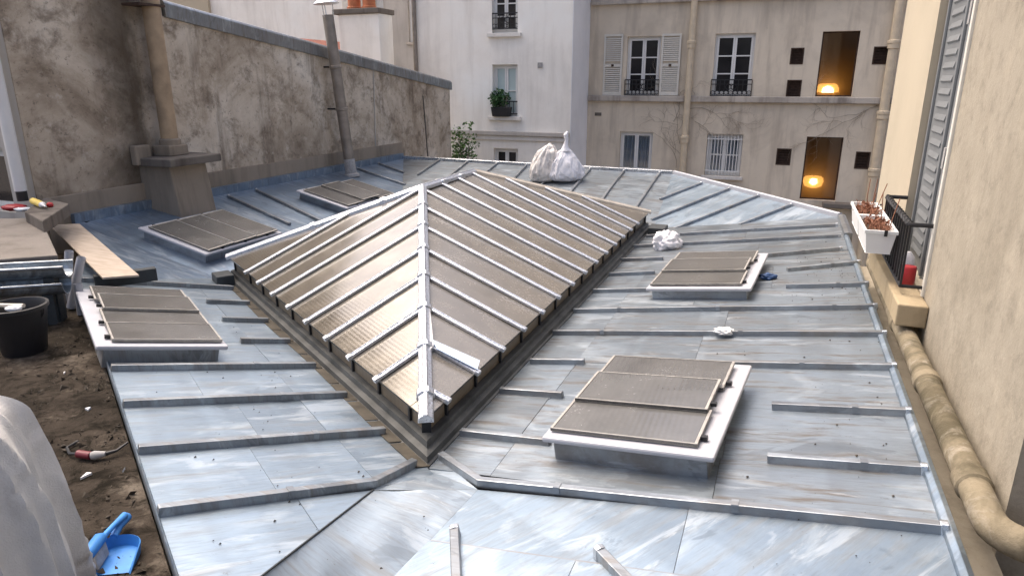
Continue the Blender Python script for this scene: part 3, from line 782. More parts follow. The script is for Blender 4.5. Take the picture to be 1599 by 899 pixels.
for nm, r in (('upper', s1), ('lower', s2)):
    a0, a1, z0, z1 = r
    mb = MB()                                         # stairwell room behind the opening
    x0, x1 = a0 - .5, a1 + .5; y0, y1 = z0 - .05, z1 + .15; b0, b1 = -.205, -1.05
    q = [FR.P(x0, y0, b0), FR.P(x1, y0, b0), FR.P(x1, y1, b0), FR.P(x0, y1, b0)]; k = [FR.P(x0, y0, b1), FR.P(x1, y0, b1), FR.P(x1, y1, b1), FR.P(x0, y1, b1)]
    mb.add(q + k, [(4, 5, 6, 7), (0, 4, 7, 3), (1, 2, 6, 5), (3, 7, 6, 2), (0, 1, 5, 4)])
    room = mb.build('stairwell', 'stair_brown', rb)
    mb = MB(); mb.prism([FR.P(x0, y0 + 1.25, -.6), FR.P(x1, y0 + .75, -.6), FR.P(x1, y0 + 1.05, -.6), FR.P(x0, y0 + 1.55, -.6)], FR.out * -.43); mb.build('stair_flight', 'stair_brown', room)
    mb = MB(); FR.box(mb, a0 + .0, a1 - .0, z0, z1, -.19, -.18); pn_ = mb.build('pane', 'window_brown', rb)
    for q in ((a0, a1, z1 - .035, z1), (a0, a1, z0, z0 + .035), (a0, a0 + .035, z0 + .035, z1 - .035), (a1 - .035, a1, z0 + .035, z1 - .035)):
        mb = MB(); FR.box(mb, *q, -.178, -.15); mb.build('frame', 'rust_vent', pn_)
    lz = z0 + (.10 if nm == 'upper' else .28)
    lc = FR.P((a0 + a1) / 2 - .14, lz, -.42)
    lamp = thing('wall_lamp', 'glowing yellow lamp in the %s stairwell opening of the beige building' % nm, 'lamp', lc, 'stairwell lamps')
    mb = MB(); mb.lathe(lc, UP, [(.12, .0), (.22, .05), (.26, .16), (.25, .26), (.20, .30)] if nm == 'lower' else [(.28, .0), (.27, .10), (.22, .20), (.16, .22)], 20); mb.build('lamp_shade', 'lamp_glow', lamp, smooth=True)
    mb = MB(); mb.lathe(lc + UP * .3, UP, [(.012, -.02), (.012, z1 - lz - .25)], 8); mb.build('stem', 'dark_iron', lamp)
# --- downpipes of the beige building
def downpipe(label, top, bot, f, rad, collars, d=.12):
    a, z0 = f.px(*top); b, z1 = f.px(*bot); m = (a + b) / 2
    t = thing('downpipe', label, 'downpipe', f.P(m, z1 - 3, d))
    mb = MB(); mb.tube([f.P(m, z0 + 3, d), f.P(m, z1 - 5.5, d)], rad, 14); mb.build('pipe', 'cream_pipe_paint', t, smooth=True)
    for y in collars:
        z = f.px(top[0], y)[1]
        mb = MB(); mb.lathe(f.P(m, z, d), UP, [(rad * 1.0, -.10), (rad * 1.25, -.09), (rad * 1.25, .02), (rad * 1.4, .03), (rad * 1.4, .09), (rad * 1.02, .11)], 14); mb.build('collar', 'cream_pipe_paint', t, smooth=True)
        mb = MB(); f.box(mb, m - .02, m + .02, z - .04, z, .002, d); mb.build('wall_bracket', 'cream_pipe_paint', t)
downpipe('cream downpipe beside the shuttered window on the beige facade', (1087, 0), (1066, 260), FR, .085, (70, 218))
downpipe('cream downpipe at the right corner of the beige facade', (1405, 0), (1360, 300), FR, .11, (70, 180, 270))
# --- bare creeper
vine = thing('bare_creeper', 'leafless creeper stems climbing the beige facade round the downpipe', 'creeper', FR.P(4.0, -1.5, .03))
random.seed(11); mb = MB()
def grow(p, ang, ln, r, dep):
    pts = [p]; 
    for k in range(7):
        ang += random.uniform(-.45, .45); p = (p[0] + math.cos(ang) * ln / 7, p[1] + math.sin(ang) * ln / 7); pts.append(p)
        if dep and random.random() < .5: grow(p, ang + random.choice((-1, 1)) * random.uniform(.4, 1.1), ln * .6, r * .65, dep - 1)
    mb.tube([FR.P(a, z, .02 + r) for a, z in pts], [r * (1 - .6 * i / 7) for i in range(8)], 5)
for px_, an, ln in (((1056, 262), 1.6, 1.6), ((1062, 225), 1.5, 1.5), ((1052, 190), 1.2, 1.0), ((1075, 170), 0.1, 1.6), ((1085, 190), -.5, 1.0), ((1350, 172), 3.7, 1.6), ((1370, 165), 3.4, 1.4), ((1062, 240), 2.2, 1.0)):
    grow(FR.px(*px_), an, ln * .85, .0065, 3)
o = mb.build('stem', 'vine_bark', vine); o['kind'] = 'stuff'

# --- white building on its left, with the side return towards the beige one
FWt = Face(WBc, fx, -eR)
wb = thing('white_building', 'tall off-white building with small windows and a grey string course', 'building', FWt.P(-2, -8, -1))
aL = FWt.px(648, 100)[0]
v1 = FWt.rect(769, -22, 808, 52); v2 = FWt.rect(769, 101, 808, 182); v3 = FWt.rect(770, 232, 807, 290)
v1 = (v2[0], v2[1], v1[2], v1[3]); v3 = (v2[0] + .02, v2[1] + .02, v3[2], v3[3])
FWt.wall(aL, 0, -8, 9.0, [v1, v2, v3], .2, 1.72).build('wall', 'plaster_white', wb)
FS = Face(WBc, eR, fx)
mb = MB(); FS.box(mb, .0, 1.66, -8, 9.0, .003, .02); mb.build('side_wall', 'plaster_sky_tint', wb)
zs = FWt.px(800, 208)[1]
mb = MB(); FWt.box(mb, aL + .02, -.02, zs - .07, zs + .05, .003, .10); mb.build('string_course', 'plaster_grey', wb, bevel=.015)
mb = MB(); FWt.box(mb, aL + .02, -.02, zs - .2, zs - .075, .003, .05); mb.build('string_course', 'stone_white', wb, bevel=.01)
window(wb, FWt, v1, .16, 3); window(wb, FWt, v2, .16, 2, pane='window_pale'); window(wb, FWt, v3, .14, 1)
for v in (v1, v2): sill(wb, FWt, v[0], v[1], v[2], 'stone_white', .10, .10, .12)
railing(wb, FWt, v1[0], v1[1], v1[2] + .10, v1[2] + .52, -.03, 7); railing(wb, FWt, v2[0], v2[1], v2[2] + .06, v2[2] + .42, -.03, 6, False)
mb = MB(); r = FWt.rect(840, 98, 847, 106); FWt.box(mb, *r, .002, .03); mb.build('vent_grille', 'bristle_grey', wb)
mb = MB(); mb.tube([FWt.P(aL + .06, 9, .06), FWt.P(aL + .06, -4, .06)], .06, 10); mb.build('corner_pipe', 'flue_metal', wb, smooth=True)
def leaves(mb, c, rad, n, sz, sq=(1, 1, 1)):
    for _ in range(n):
        d = V((random.gauss(0, 1), random.gauss(0, 1), random.gauss(0, 1))).normalized() * random.random() ** .5
        p = V(c) + V((d.x * rad * sq[0], d.y * rad * sq[1], d.z * rad * sq[2])); s_ = sz * random.uniform(.6, 1.3)
        u = V((random.gauss(0, 1), random.gauss(0, 1), random.gauss(0, .6))).normalized(); v_ = u.orthogonal().normalized(); v_.rotate(Matrix.Rotation(random.uniform(0, 6), 3, u)); k = u.cross(v_) * s_ * .12
        mb.add([p, p + u * s_ * .5 + v_ * s_ * .28 + k, p + u * s_, p + u * s_ * .5 - v_ * s_ * .28 + k], [(0, 1, 2), (0, 2, 3)])
pt = thing('potted_plant', 'bushy green plant in a dark trough on the white building window', 'plant', FWt.P((v2[0] + v2[1]) / 2, v2[2], .06))
mb = MB(); aa = (v2[0] + v2[1]) / 2 - .08; mb.prism([FWt.P(aa - .24, v2[2] + .005, .0), FWt.P(aa + .26, v2[2] + .005, .0), FWt.P(aa + .30, v2[2] + .26, .0), FWt.P(aa - .28, v2[2] + .26, .0)], FWt.out * .18); mb.build('trough', 'black_plastic', pt, bevel=.01)
mb = MB(); leaves(mb, FWt.P(aa - .06, v2[2] + .48, .09), .30, 420, .10, (1, .55, .85)); mb.build('foliage', 'leaf_dark', pt)
mb = MB()
for k in range(5): mb.tube([FWt.P(aa + (k - 2) * .05, v2[2] + .2, .09), FWt.P(aa + (k - 2) * .09, v2[2] + .55, .08)], .008, 5)
mb.build('stem', 'vine_bark', pt)

# --- stained wall on the left
t = NT('soot_wall')
mr = t.n('ShaderNodeMapping'); mr.inputs['Rotation'].default_value = (0, 0, -R(90 - AR)); t.L(t.co, mr.inputs[0]); U = mr.outputs[0]   # x runs along the wall
def wn(sc, de, ro, st=None, di=0): return t.noise(sc, de, ro, vec=U, stretch=st, dist=di)
base = t.ramp(wn(.75, 8, .68, di=.5), [(.30, (.22, .172, .125)), (.44, (.44, .365, .28)), (.55, (.60, .52, .42)), (.68, (.72, .65, .55))])
base = t.mix(t.mul(t.g(wn(2.4, 8, .74, di=.3), .50, .64), .72), base, (.17, .133, .098))
base = t.mix(t.mul(t.g(wn(1.5, 7, .7, (1.6, 1, .22)), .55, .70), .7), base, (.13, .10, .075))
base = t.mix(t.mul(t.g(wn(5, 7, .75), .57, .66), .6), base, (.58, .51, .43))
base = t.mix(t.mul(t.g(wn(13, 6, .75), .58, .66), .6), base, (.10, .08, .06))
sx = t.n('ShaderNodeSeparateXYZ'); t.L(U, sx.inputs[0])
pu = (flat(WL) + eR * 1.15).dot(eR)                                   # soot run beside the pipe
wob = t.n('ShaderNodeMath', operation='MULTIPLY_ADD'); t.L(wn(1.6, 5, .6), wob.inputs[0]); wob.inputs[1].default_value = .9; t.L(sx.outputs[0], wob.inputs[2])
so = t.n('ShaderNodeMapRange', interpolation_type='SMOOTHSTEP'); t.L(wob.outputs[0], so.inputs[0]); so.inputs[1].default_value = pu - .25; so.inputs[2].default_value = pu + .45
so2 = t.n('ShaderNodeMapRange', interpolation_type='SMOOTHSTEP'); t.L(wob.outputs[0], so2.inputs[0]); so2.inputs[1].default_value = pu + .55; so2.inputs[2].default_value = pu + 1.0; so2.inputs[3].default_value = 1; so2.inputs[4].default_value = 0
sm = t.n('ShaderNodeMath', operation='MULTIPLY'); t.L(so.outputs[0], sm.inputs[0]); t.L(so2.outputs[0], sm.inputs[1])
base = t.mix(t.mul(sm.outputs[0], .85), base, (.075, .058, .042))
t.b.inputs['Specular IOR Level'].default_value = .12
t.set(base, .93, 0, t.mix(.5, wn(18, 6, .7), wn(2.4, 6, .7)), .6, .025)
AW = V((W - WL)[:]).normalized(); FWl = Face(WL + az(AR - 90) * .10, eR, -az(AR - 90))
wl = thing('stained_wall', 'tall stained plaster party wall with zinc coping left of the roof', 'wall', FWl.P(5, -8, -.2))
aE = FWl.px(703, 180)[0]; zE = FWl.px(703, 128)[1]; aT, zT = FWl.px(250, 2); aS = FWl.px(50, 150)[0]
aS = min(aS, -.35)
sl = (zE - zT) / (aE - aT)
def zt(a): return zT + sl * (a - aT)
TW = .45
mb = MB(); pg = [FWl.P(aS, -8), FWl.P(aE, -8), FWl.P(aE, zt(aE) - .2), FWl.P(aT, zt(aT) - .2), FWl.P(aT, zt(aT) + 1.7), FWl.P(aS, zt(aT) + 2.2)]
mb.prism(pg, -FWl.out * TW); mb.build('wall', 'soot_wall', wl)
ct = [FWl.P(aT + .02, zt(aT), 0), FWl.P(aE + .06, zt(aE), 0)]
mb = MB(); mb.sweep([(.05, -.21), (.05, -.02), (.02, .02), (-TW - .05, .12), (-TW - .05, -.21)], ct[0], ct[1], FWl.out, UP); mb.build('coping', 'zinc_seam', wl, bevel=.01)
def bandz(a): return .15
mb = MB(); FWl.box(mb, -.3, 8.35, -.2, .52, .003, .035); mb.build('render_band', 'plaster_band', wl, bevel=.01)
mb = MB(); FWl.box(mb, 1.0, 7.9, .50, .535, .036, .042)
mb = MB(); mb.tube([FWl.P(FWl.px(582, 105)[0], FWl.px(582, 105)[1], .015), FWl.P(FWl.px(586, 235)[0], FWl.px(586, 235)[1], .015)], .012, 6); mb.build('cable', 'plaster_grey', wl)
mb = MB(); c1_, c2_ = FWl.px(660, 150), FWl.px(668, 250); mb.tube([FWl.P(*c1_, .008), FWl.P(*c2_, .008)], .016, 5); mb.build('crack_filler', 'stone_dark', wl)
# masonry chimney pier against the wall and its tall pipe
aP, zP = FWl.px(268, 236)
pc0 = atz((325, 328), .05)
pier = thing('chimney_pier', 'plastered pier with a mossy slab top against the stained wall', 'pier', FWl.P(aP, 0, .3))
pa0, pa1 = FWl.px(222, 290)[0], FWl.px(288, 290)[0]
pa0 = max(pa0, -.2)
pm = (pa0 + pa1) / 2 + .05
zt_p = FWl.px(262, 246)[1] + .0
mb = MB(); mb.add([FWl.P(pa0, -.3, .0), FWl.P(pa1, -.3, .0), FWl.P(pa1, zt_p - .05, 0), FWl.P(pa0, zt_p - .05, 0), FWl.P(pa0 + .08, -.3, .62), FWl.P(pa1, -.3, .62), FWl.P(pa1, zt_p - .05, .48), FWl.P(pa0 + .08, zt_p - .05, .48)],
    [(4, 5, 6, 7), (0, 4, 7, 3), (5, 1, 2, 6), (3, 7, 6, 2), (0, 1, 5, 4)]); mb.build('body', 'plaster_band', pier, bevel=.015)
mb = MB(); FWl.box(mb, pa0 - .06, pa1 + .14, zt_p - .06, zt_p + .05, .003, .66); mb.build('slab', 'stone_dark', pier, bevel=.015)
mb = MB(); FWl.box(mb, pm - .17, pm + .17, zt_p + .05, zt_p + .2, .02, .34); mb.build('plinth', 'plaster_band', pier, bevel=.015)
mb = MB(); FWl.box(mb, pa0 - .12, pa0 + .14, zt_p - .05, zt_p + .22, .004, .12); mb.build('bracket_stone', 'plaster_band', pier, bevel=.02)
hp = thing('wall_pipe', 'tall weathered ochre pipe rising from the chimney pier', 'pipe', FWl.P((pa0 + pa1) / 2, zt_p + .2, .2))
mb = MB(); mb.tube([FWl.P(pm, zt_p + .19, .19), FWl.P(pm, zt_p + 5.2, .19)], .115, 18); mb.build('pipe', 'weathered_pipe', hp, smooth=True)
mb = MB(); mb.lathe(FWl.P(pm, zt_p + .2, .19), UP, [(.12, 0), (.145, .0), (.145, .07), (.12, .09)], 18); mb.build('collar', 'plaster_band', hp, smooth=True)
mb = MB(); zb = FWl.px(235, 12)[1]; FWl.box(mb, pm - .3, pm + .125, zb - .015, zb + .015, .0, .315); mb.build('strap', 'rust_vent', hp)
# metal flue with its hat
fb = onpl((549, 274), WL, nW); fdir = (onpl((512, 24), fb, V((0, 1, 0))) - fb)
fl = thing('metal_flue', 'tall leaning grey metal flue pipe with a shiny conical hat', 'flue', fb)
mb = MB(); mb.tube([fb - UP * .05, fb + fdir], .105, 18); mb.build('pipe', 'flue_metal', fl, smooth=True)
fu = fdir.normalized()
mb = MB(); mb.lathe(fb - UP * .02, fu, [(.16, 0), (.15, .05), (.112, .07), (.112, .34), (.107, .35)], 18); mb.build('base_collar', 'bristle_grey', fl, smooth=True)
for k in (.42, .68):
    mb = MB(); mb.lathe(fb + fdir * k, fu, [(.108, 0), (.122, .01), (.122, .05), (.108, .06)], 18); mb.build('clamp', 'flue_metal', fl, smooth=True)
    cpt = fb + fdir * k; aa, zz = (cpt - FWl.o).dot(FWl.a), cpt.z; dd_ = (cpt - FWl.o).dot(FWl.out)
    mb = MB(); mb.tube([cpt + fu * .03, FWl.P(aa - .05, zz + .03, 0)], .018, 6); mb.build('stay', 'dark_iron', fl)
tp = fb + fdir
for k in range(3):
    an = k * 2.1; o_ = V((math.cos(an), math.sin(an), 0)) * .10
    mb = MB(); mb.tube([tp + o_ - fu * .05, tp + o_ * 1.2 + fu * .22], .009, 5); mb.build('hat_leg', 'zinc_bright', fl)
mb = MB(); mb.lathe(tp + fu * .20, fu, [(.24, 0), (.23, .015), (.03, .15), (.012, .17)], 18); mb.build('hat', 'zinc_bright', fl, smooth=True)

# --- neighbour facade at the far left, with a white pipe
FLf = Face(FWl.P(aS - .004, 0, -.02), fx, -eR)
ln = thing('left_neighbour_building', 'grey-beige neighbour facade with a dark window at the left frame edge', 'building', FLf.P(-2, -8, -.2))
zl = FLf.px(10, 137)[1]; za = FLf.px(4, 232)[1]; zb_ = FLf.px(4, 330)[1]
hw = (-3.4, FLf.px(14, 280)[0], zb_, za)
FLf.wall(-8, 0, -8, 5.5, [hw], .2).build('wall', 'plaster_grey', ln)
mb = MB(); FLf.box(mb, -8, -.26, zl - .06, zl + .05, .003, .1); mb.build('ledge', 'stone_trim', ln, bevel=.01)
window(ln, FLf, hw, .12, 1)
wp = thing('white_downpipe', 'thick white pipe with a dark cable beside the stained wall', 'downpipe', FLf.P(-.14, -.1, .12))
a_ = -.07; zz0 = FLf.px(72, 298)[1]
mb = MB(); mb.tube([FLf.P(a_, 5.2, .11), FLf.P(a_, zz0, .11)], .068, 14); mb.build('pipe', 'white_paint', wp, smooth=True)
mb = MB(); mb.tube([FLf.P(a_, zz0 + .02, .11), FLf.P(a_, zz0 - .12, .11)], .06, 12); mb.build('socket', 'black_plastic', wp, smooth=True)
mb = MB(); mb.tube([FLf.P(a_ - .14 + .01 * math.sin(k), zz0 + k * .12, .04) for k in range(36)], .014, 6); mb.build('cable', 'leaf_dark', wp)

# --- buildings beyond the stained wall
FB1 = Face(V((-9, 26, 0)), fx, -eR)
pb = thing('pale_building', 'pale cream building rising behind the zinc coping of the wall', 'building', FB1.P(0, -8, -1))
b1 = FB1.px(535, 20)[0]; b0 = FB1.px(150, 20)[0]
FB1.wall(b0 - 3, b1, -8, 7.0, [], .2).build('wall', 'plaster_white', pb)
mb = MB(); FB1.box(mb, b0 - 2.9, FB1.px(330, 20)[0], -7.9, 6.9, .003, .12); mb.build('render_panel', 'plaster_cream', pb)
FB2 = Face(V((-4, 25.2, 0)), fx, -eR)
gb = thing('grey_building', 'shaded grey building in the gap beside the white facade', 'building', FB2.P(0, -8, -1))
g0, g1 = FB2.px(540, 50)[0], FB2.px(665, 50)[0]
gw = FB2.rect(586, -20, 599, 60); gw2 = FB2.rect(637, -30, 655, 66)
FB2.wall(g0, g1 + 2, -8, 7.5, [gw, gw2], .2).build('wall', 'plaster_grey', gb)
window(gb, FB2, gw, .12, 2); window(gb, FB2, gw2, .12, 2)
sill(gb, FB2, gw[0] - .1, gw[1], gw[2], 'stone_trim'); sill(gb, FB2, gw2[0], gw2[1], gw2[2], 'stone_trim'); railing(gb, FB2, gw[0], gw[1] + .1, gw[2], gw[2] + .6, .04, 5, False)
FCh = Face(V((-4.9, 20.5, 0)), fx, -eR)
ch = thing('chimney_stack', 'cream chimney stack with terracotta pots behind the stained wall', 'chimney', FCh.P(0, -8, -.3))
r = FCh.rect(529, 22, 593, 82)
mb = MB(); FCh.box(mb, r[0], r[1], -8, r[3], -.7, 0); mb.build('stack', 'plaster_white', ch, bevel=.02)
mb = MB(); FCh.box(mb, r[0] - .13, r[1] + .04, r[3], r[3] + .14, -.78, .07); mb.build('slab', 'stone_dark', ch, bevel=.02)
for k in range(2):
    x = r[0] + (r[1] - r[0]) * (.28 + .36 * k)
    mb = MB(); mb.lathe(FCh.P(x, r[3] + .14, -.3), UP, [(.21, 0), (.21, .06), (.18, .08), (.17, .75), (.21, .78), (.21, .86), (.14, .87)], 18); mb.build('pot', 'terracotta', ch, smooth=True)
FRt = Face(V((-6.6, 20.5, 0)), fx, -eR); r = FRt.rect(452, 42, 478, 62)
rt = thing('red_roof_ridge', 'small red tiled ridge peeping over the wall coping', 'roof', FRt.P(r[0], r[2] - 2, 0))
mb = MB(); mb.prism([FRt.P(r[0] - .35, r[2] - .5, 0), FRt.P(r[1] + .35, r[2] - .5, 0), FRt.P((r[0] + r[1]) / 2, r[3] - .30, 0)], FRt.out * -2); mb.build('tiles', 'roof_tile_red', rt)
mb = MB(); FRt.box(mb, r[0] - .3, r[1] + .3, -8, r[2] - .5, -2, 0); mb.build('wall', 'plaster_grey', rt)
# shrub at the end of the stained wall
random.seed(5)
sc = FWl.P(aE + .35, 0, .25)
sb = thing('climbing_shrub', 'sparse green shrub growing past the end of the stained wall', 'shrub', sc + UP * -4)
mb = MB(); mf = MB()
for px_, n, rad in (((714, 240), 120, .32), ((730, 244), 130, .30), ((722, 218), 60, .28), ((738, 222), 45, .25), ((716, 205), 26, .22), ((733, 196), 18, .16), ((712, 226), 70, .3)):
    p = onpl(px_, sc, -eR); leaves(mf, p, rad, n, .11)
    mb.tube([sc + UP * -4, sc + UP * -1.0 + (p - sc) * .4, p], [.04, .02, .006], 6)
mb.build('stem', 'vine_bark', sb); mf.build('foliage', 'leaf_green', sb)

# --- cream building on the right
WR0 = V((1.215, 0, 0)); FC = Face(WR0, eR, nR)
cb = thing('cream_building', 'cream rendered building along the right edge with a grey shuttered window', 'building', FC.P(5, -8, -1))
j1 = FC.px(1460, 373)[0]; j0 = FC.px(1417, 307)[0]; a_end = FC.px(1394, 150)[0]; a_near = FC.px(1585, 740)[0]
zsill = .30
op = (j1, j0, zsill, 5.2)
n1 = FC.wall(a_near, j1, -8, 5.8, [], .2, .5).build('wall', 'plaster_roughcast', cb)
FC.wall(j1, a_end, -8, 5.8, [op], .16, .5).build('wall', 'plaster_cream', cb)
zp = [zsill + .02, 5.18]; mid = j1 + (j0 - j1) * .42
# folding metal shutters: the far leaf with rows of pressed louvres, the near leaf narrow and plain
def leaf(a0, a1, d, louvres):
    mb = MB(); FC.box(mb, a0, a1, zp[0], zp[1], d - .02, d); lf_ = mb.build('shutter', 'grey_shutter', cb, bevel=.003)
    for q in ((a0, a0 + .05, zp[0], zp[1]), (a1 - .05, a1, zp[0], zp[1])):
        mb = MB(); FC.box(mb, *q, d + .001, d + .022); mb.build('stile', 'grey_shutter', lf_, bevel=.004)
    if louvres:
        z = zp[0] + .1
        while z < zp[1] - .1:
            mb = MB(); o = FC.P(a0 + .17, z, d + .001)
            mb.prism([o, o + UP * .06, o + UP * .012 + FC.out * .013], FC.a * (a1 - a0 - .34)); mb.build('louvre', 'grey_shutter', lf_, bevel=.003); z += .105
    return lf_
wdt = (j0 - j1)
leaf(j1 + wdt * .45, j0 - .02, -.08, True); leaf(j1 + wdt * .22, j1 + wdt * .44, -.07, False); l3 = leaf(j1 + .06, j1 + wdt * .21, -.055, False)
for z in (1.25, 2.3, 3.6):
    mb = MB(); FC.box(mb, j1 + wdt * .21, j1 + wdt * .25, z, z + .16, -.05, -.02); mb.build('hinge', 'bristle_grey', l3)
mb = MB(); FC.box(mb, j1 + .003, j1 + .055, zsill, 5.19, -.12, .02); mb.build('jamb_trim', 'shutter_paint', cb, bevel=.006)
mb = MB(); FC.box(mb, j1 - .25, j0 + .25, zsill - .17, zsill, .003, .21); mb.build('window_sill', 'sill_stone', cb, bevel=.012)
# iron guard rail
zr = 1.9 - 1.045; rl0, rl1 = j1 + .03, j0 - .03
mb = MB()
mb.tube([FC.P(rl0, zr, 0), FC.P(rl0, zr, .17), FC.P(rl1, zr, .17), FC.P(rl1, zr, 0)], .018, 8)
mb.tube([FC.P(rl0, zsill + .07, 0), FC.P(rl0, zsill + .07, .17), FC.P(rl1, zsill + .07, .17), FC.P(rl1, zsill + .07, 0)], .014, 8)
gr = mb.build('guard_rail', 'dark_iron', cb, smooth=True)
for i in range(13):
    x = rl0 + (rl1 - rl0) * i / 12; mb = MB(); FC.box(mb, x - .008, x + .008, zsill + .07, zr, .162, .178); mb.build('baluster', 'dark_iron', gr)
mb = MB(); mb.tube([FC.P(rl0 + .02 + (rl1 - rl0 - .04) * k / 60, zr + .018 * math.sin(k * 1.3), .17 + .018 * math.cos(k * 1.3)) for k in range(61)], .012, 6); mb.build('wrapped_cable', 'dark_iron', gr)
# planters hung outside the rail
random.seed(3)
b_n = FC.px(1404, 362)[0]
NRc = V((3.143, 5.41, .73)); bw, bl = .25, .74
for k, lab in ((0, 'white plastic planter with dry stems, nearer of two on the rail'), (1, 'white plastic planter with dry stems, farther of two on the rail')):
    o = NRc + eR * (k * (bl + .012)); zt_, zb2 = .73, .53
    t = thing('window_planter', lab, 'planter', o + nR * bw / 2 + eR * bl / 2 - UP * .2, 'planters on the guard rail')
    def ring(e, z): return [flat(o) + nR * e + eR * e + UP * z, flat(o) + nR * (bw - e) + eR * e + UP * z, flat(o) + nR * (bw - e) + eR * (bl - e) + UP * z, flat(o) + nR * e + eR * (bl - e) + UP * z]
    rr = ring(.035, zb2) + ring(.012, zt_ - .03) + ring(0, zt_ - .03) + ring(0, zt_) + ring(.018, zt_) + ring(.025, zt_ - .05)
    mb = MB(); mb.v = rr; mb.f = [(0, 1, 2, 3)] + [(4 * l + i, 4 * l + (i + 1) % 4, 4 * l + 4 + (i + 1) % 4, 4 * l + 4 + i) for l in range(5) for i in range(4)]
    mb.build('box', 'white_paint', t, bevel=.004)
    mb = MB(); mb.add(ring(.02, zt_ - .045), [(0, 1, 2, 3)]); mb.build('soil', 'soil', t)
    mb = MB()
    for _ in range(70):
        p = flat(o) + nR * random.uniform(.05, bw - .05) + eR * random.uniform(.15, bl - .08) + UP * (zt_ - .05)
        h = random.uniform(.03, .09) if _ > 2 else .30
        q = p + V((random.uniform(-.06, .06), random.uniform(-.06, .06), h)); mb.tube([p, (p + q) / 2 + V((random.uniform(-.02, .02),) * 3), q], .004, 4)
    leaves(mb, flat(o) + nR * bw / 2 + eR * bl * .5 + UP * zt_, .1, 60, .045, (1, 2.2, .5)); mb.build('dry_stems', 'dry_plant', t)
    mb = MB(); mb.box(flat(o) + nR * .08 - eR * .004 + UP * (zt_ - .045), nR * .025, -eR * .004, UP * .05); mb.build('hook', 'dark_iron', t)
    for e in (.15, bl - .15): mb = MB(); mb.tube([flat(o) + nR * .02 + eR * e + UP * (zt_ - .01), flat(o) - nR * .02 + eR * e + UP * (zt_ + .01), FC.P(FC.px(1404, 362)[0], zr, .17) + eR * (e + k * bl)][:2], .008, 5); mb.build('hook', 'dark_iron', t)
# things standing on the sill behind the rail
mb = MB(); c = FC.P(j1 + .32, zsill, .085); mb.lathe(c, UP, [(.055, 0), (.06, .02), (.062, .15), (.055, .165), (.03, .17)], 16); tag(mb.build('red_container', 'red_plastic', None, smooth=True), 'red plastic container behind the iron guard rail', 'container')
mb = MB(); c = FC.P(j1 + .40, zsill + .0, .07); mb.lathe(c + eR * .12, UP, [(.06, 0), (.066, .12), (.05, .2), (.02, .24)], 12); tag(mb.build('plastic_bag', 'sack_white', None, smooth=True), 'white plastic bag behind the red container on the sill', 'bag')
# recess wall at the near end, black in place of the void's shade
mb = MB(); FC.box(mb, a_near - 2.2, a_near - .02, -8, 5.8, -.9, -.55); mb.build('recess_wall', 'void_shade', cb)
# ledge under the roof edge
mb = MB(); mb.box(FC.P(-.5, -.34, .0), eR * 9.0, nR * .29, UP * .1); mb.build('edge_ledge', 'plaster_roughcast', cb)
# mossy drain pipe along the wall
dp = thing('drain_pipe', 'mossy cream drain pipe running along the right wall with an elbow', 'pipe', FC.P(4, -.24, .1))
zpi = .03; off = .105; A0 = FC.px(1352, 385)[0] + .8
y_e = None
pts = [FC.P(7.6, zpi, off), FC.P(2.95, zpi, off)]
el_ = [FC.P(2.75 - .16 * math.sin(k * math.pi / 12), zpi, off - .16 + .16 * math.cos(k * math.pi / 12)) for k in range(7)]
mb = MB(); mb.tube([pts[0], pts[0].lerp(pts[1], .5), pts[1]] + el_ + [el_[-1] - nR * .6], .072, 18); mb.build('pipe', 'mossy_pipe', dp, smooth=True)
for a in (5.45, 4.25, 3.0):
    mb = MB(); mb.lathe(FC.P(a, zpi, off), eR, [(.073, 0), (.083, .01), (.083, .12), (.073, .13)], 18); mb.build('collar', 'mossy_pipe', dp, smooth=True)
for a in (6.6, 4.8, 3.4):
    mb = MB(); mb.box(FC.P(a, zpi - .086, 0), eR * .03, nR * .11, UP * .012); mb.build('support', 'mossy_pipe', dp)

# ================================================================== terrace on the left
ZT = -.06
tp_ = [Lnear - nL * .02, Lfar - nL * .02, Lfar - nL * .9 + eL * .55, WL + V((-.2, -.25, 0)), WL + V((-6.5, 2.4, 0)), V((-9, -2, 0)), V((-1.2, -2, 0)), Lnear - eL * 1.8 - nL * .02]
MB().prism([V((p.x, p.y, ZT)) for p in tp_], UP * -.3).build('terrace', 'terrace_dirt')
struct(bpy.data.objects['terrace'])
random.seed(21)
mb = MB(); cnt = 0
while cnt < 1500:
    s_, d_ = random.uniform(-1.0, 3.9), -abs(random.gauss(0, .45)) - .02
    if d_ < -1.6: continue
    p = flat(L0 + eL * s_ + nL * d_); k = random.random()
    if noise.noise(V((p.x * 2.2, p.y * 2.2, 4))) < -.05 and random.random() < .8: continue
    r_ = .004 + .016 * k ** 4; cnt += 1
    vs = [p + V((random.uniform(-1, 1) * r_ * 1.6, random.uniform(-1, 1) * r_ * 1.6, ZT + random.choice((0, 0, 1)) * r_ * 1.1)) for _ in range(3)] + [p + V((0, 0, ZT + r_ * random.uniform(.5, 1.5)))]
    mb.add(vs, [(0, 1, 3), (1, 2, 3), (2, 0, 3), (0, 2, 1)])
o = mb.build('debris', 'debris'); tag(o, 'crumbs of dirt and moss scattered along the terrace beside the roof', 'debris'); o['kind'] = 'stuff'
for k, (px_, sz) in enumerate((((138, 640), .035), ((135, 745), .05), ((198, 735), .04), ((107, 583), .05))):
    p = atz(px_, ZT); mb = MB(); mb.prism([p + V((random.uniform(-1, 1), random.uniform(-1, 1), 0)).normalized() * sz * .6 + UP * .002 for _ in range(3)], UP * .012)
    tag(mb.build('mortar_chip', 'white_scrap'), ['tiny white chip on the dirty terrace above the hand tool', 'pale mortar chip on the terrace left of the tool', 'pale flake on the terrace just above the dustpan', 'pale chip of mortar just behind the big sack'][k], 'chip', 'chips on the terrace')

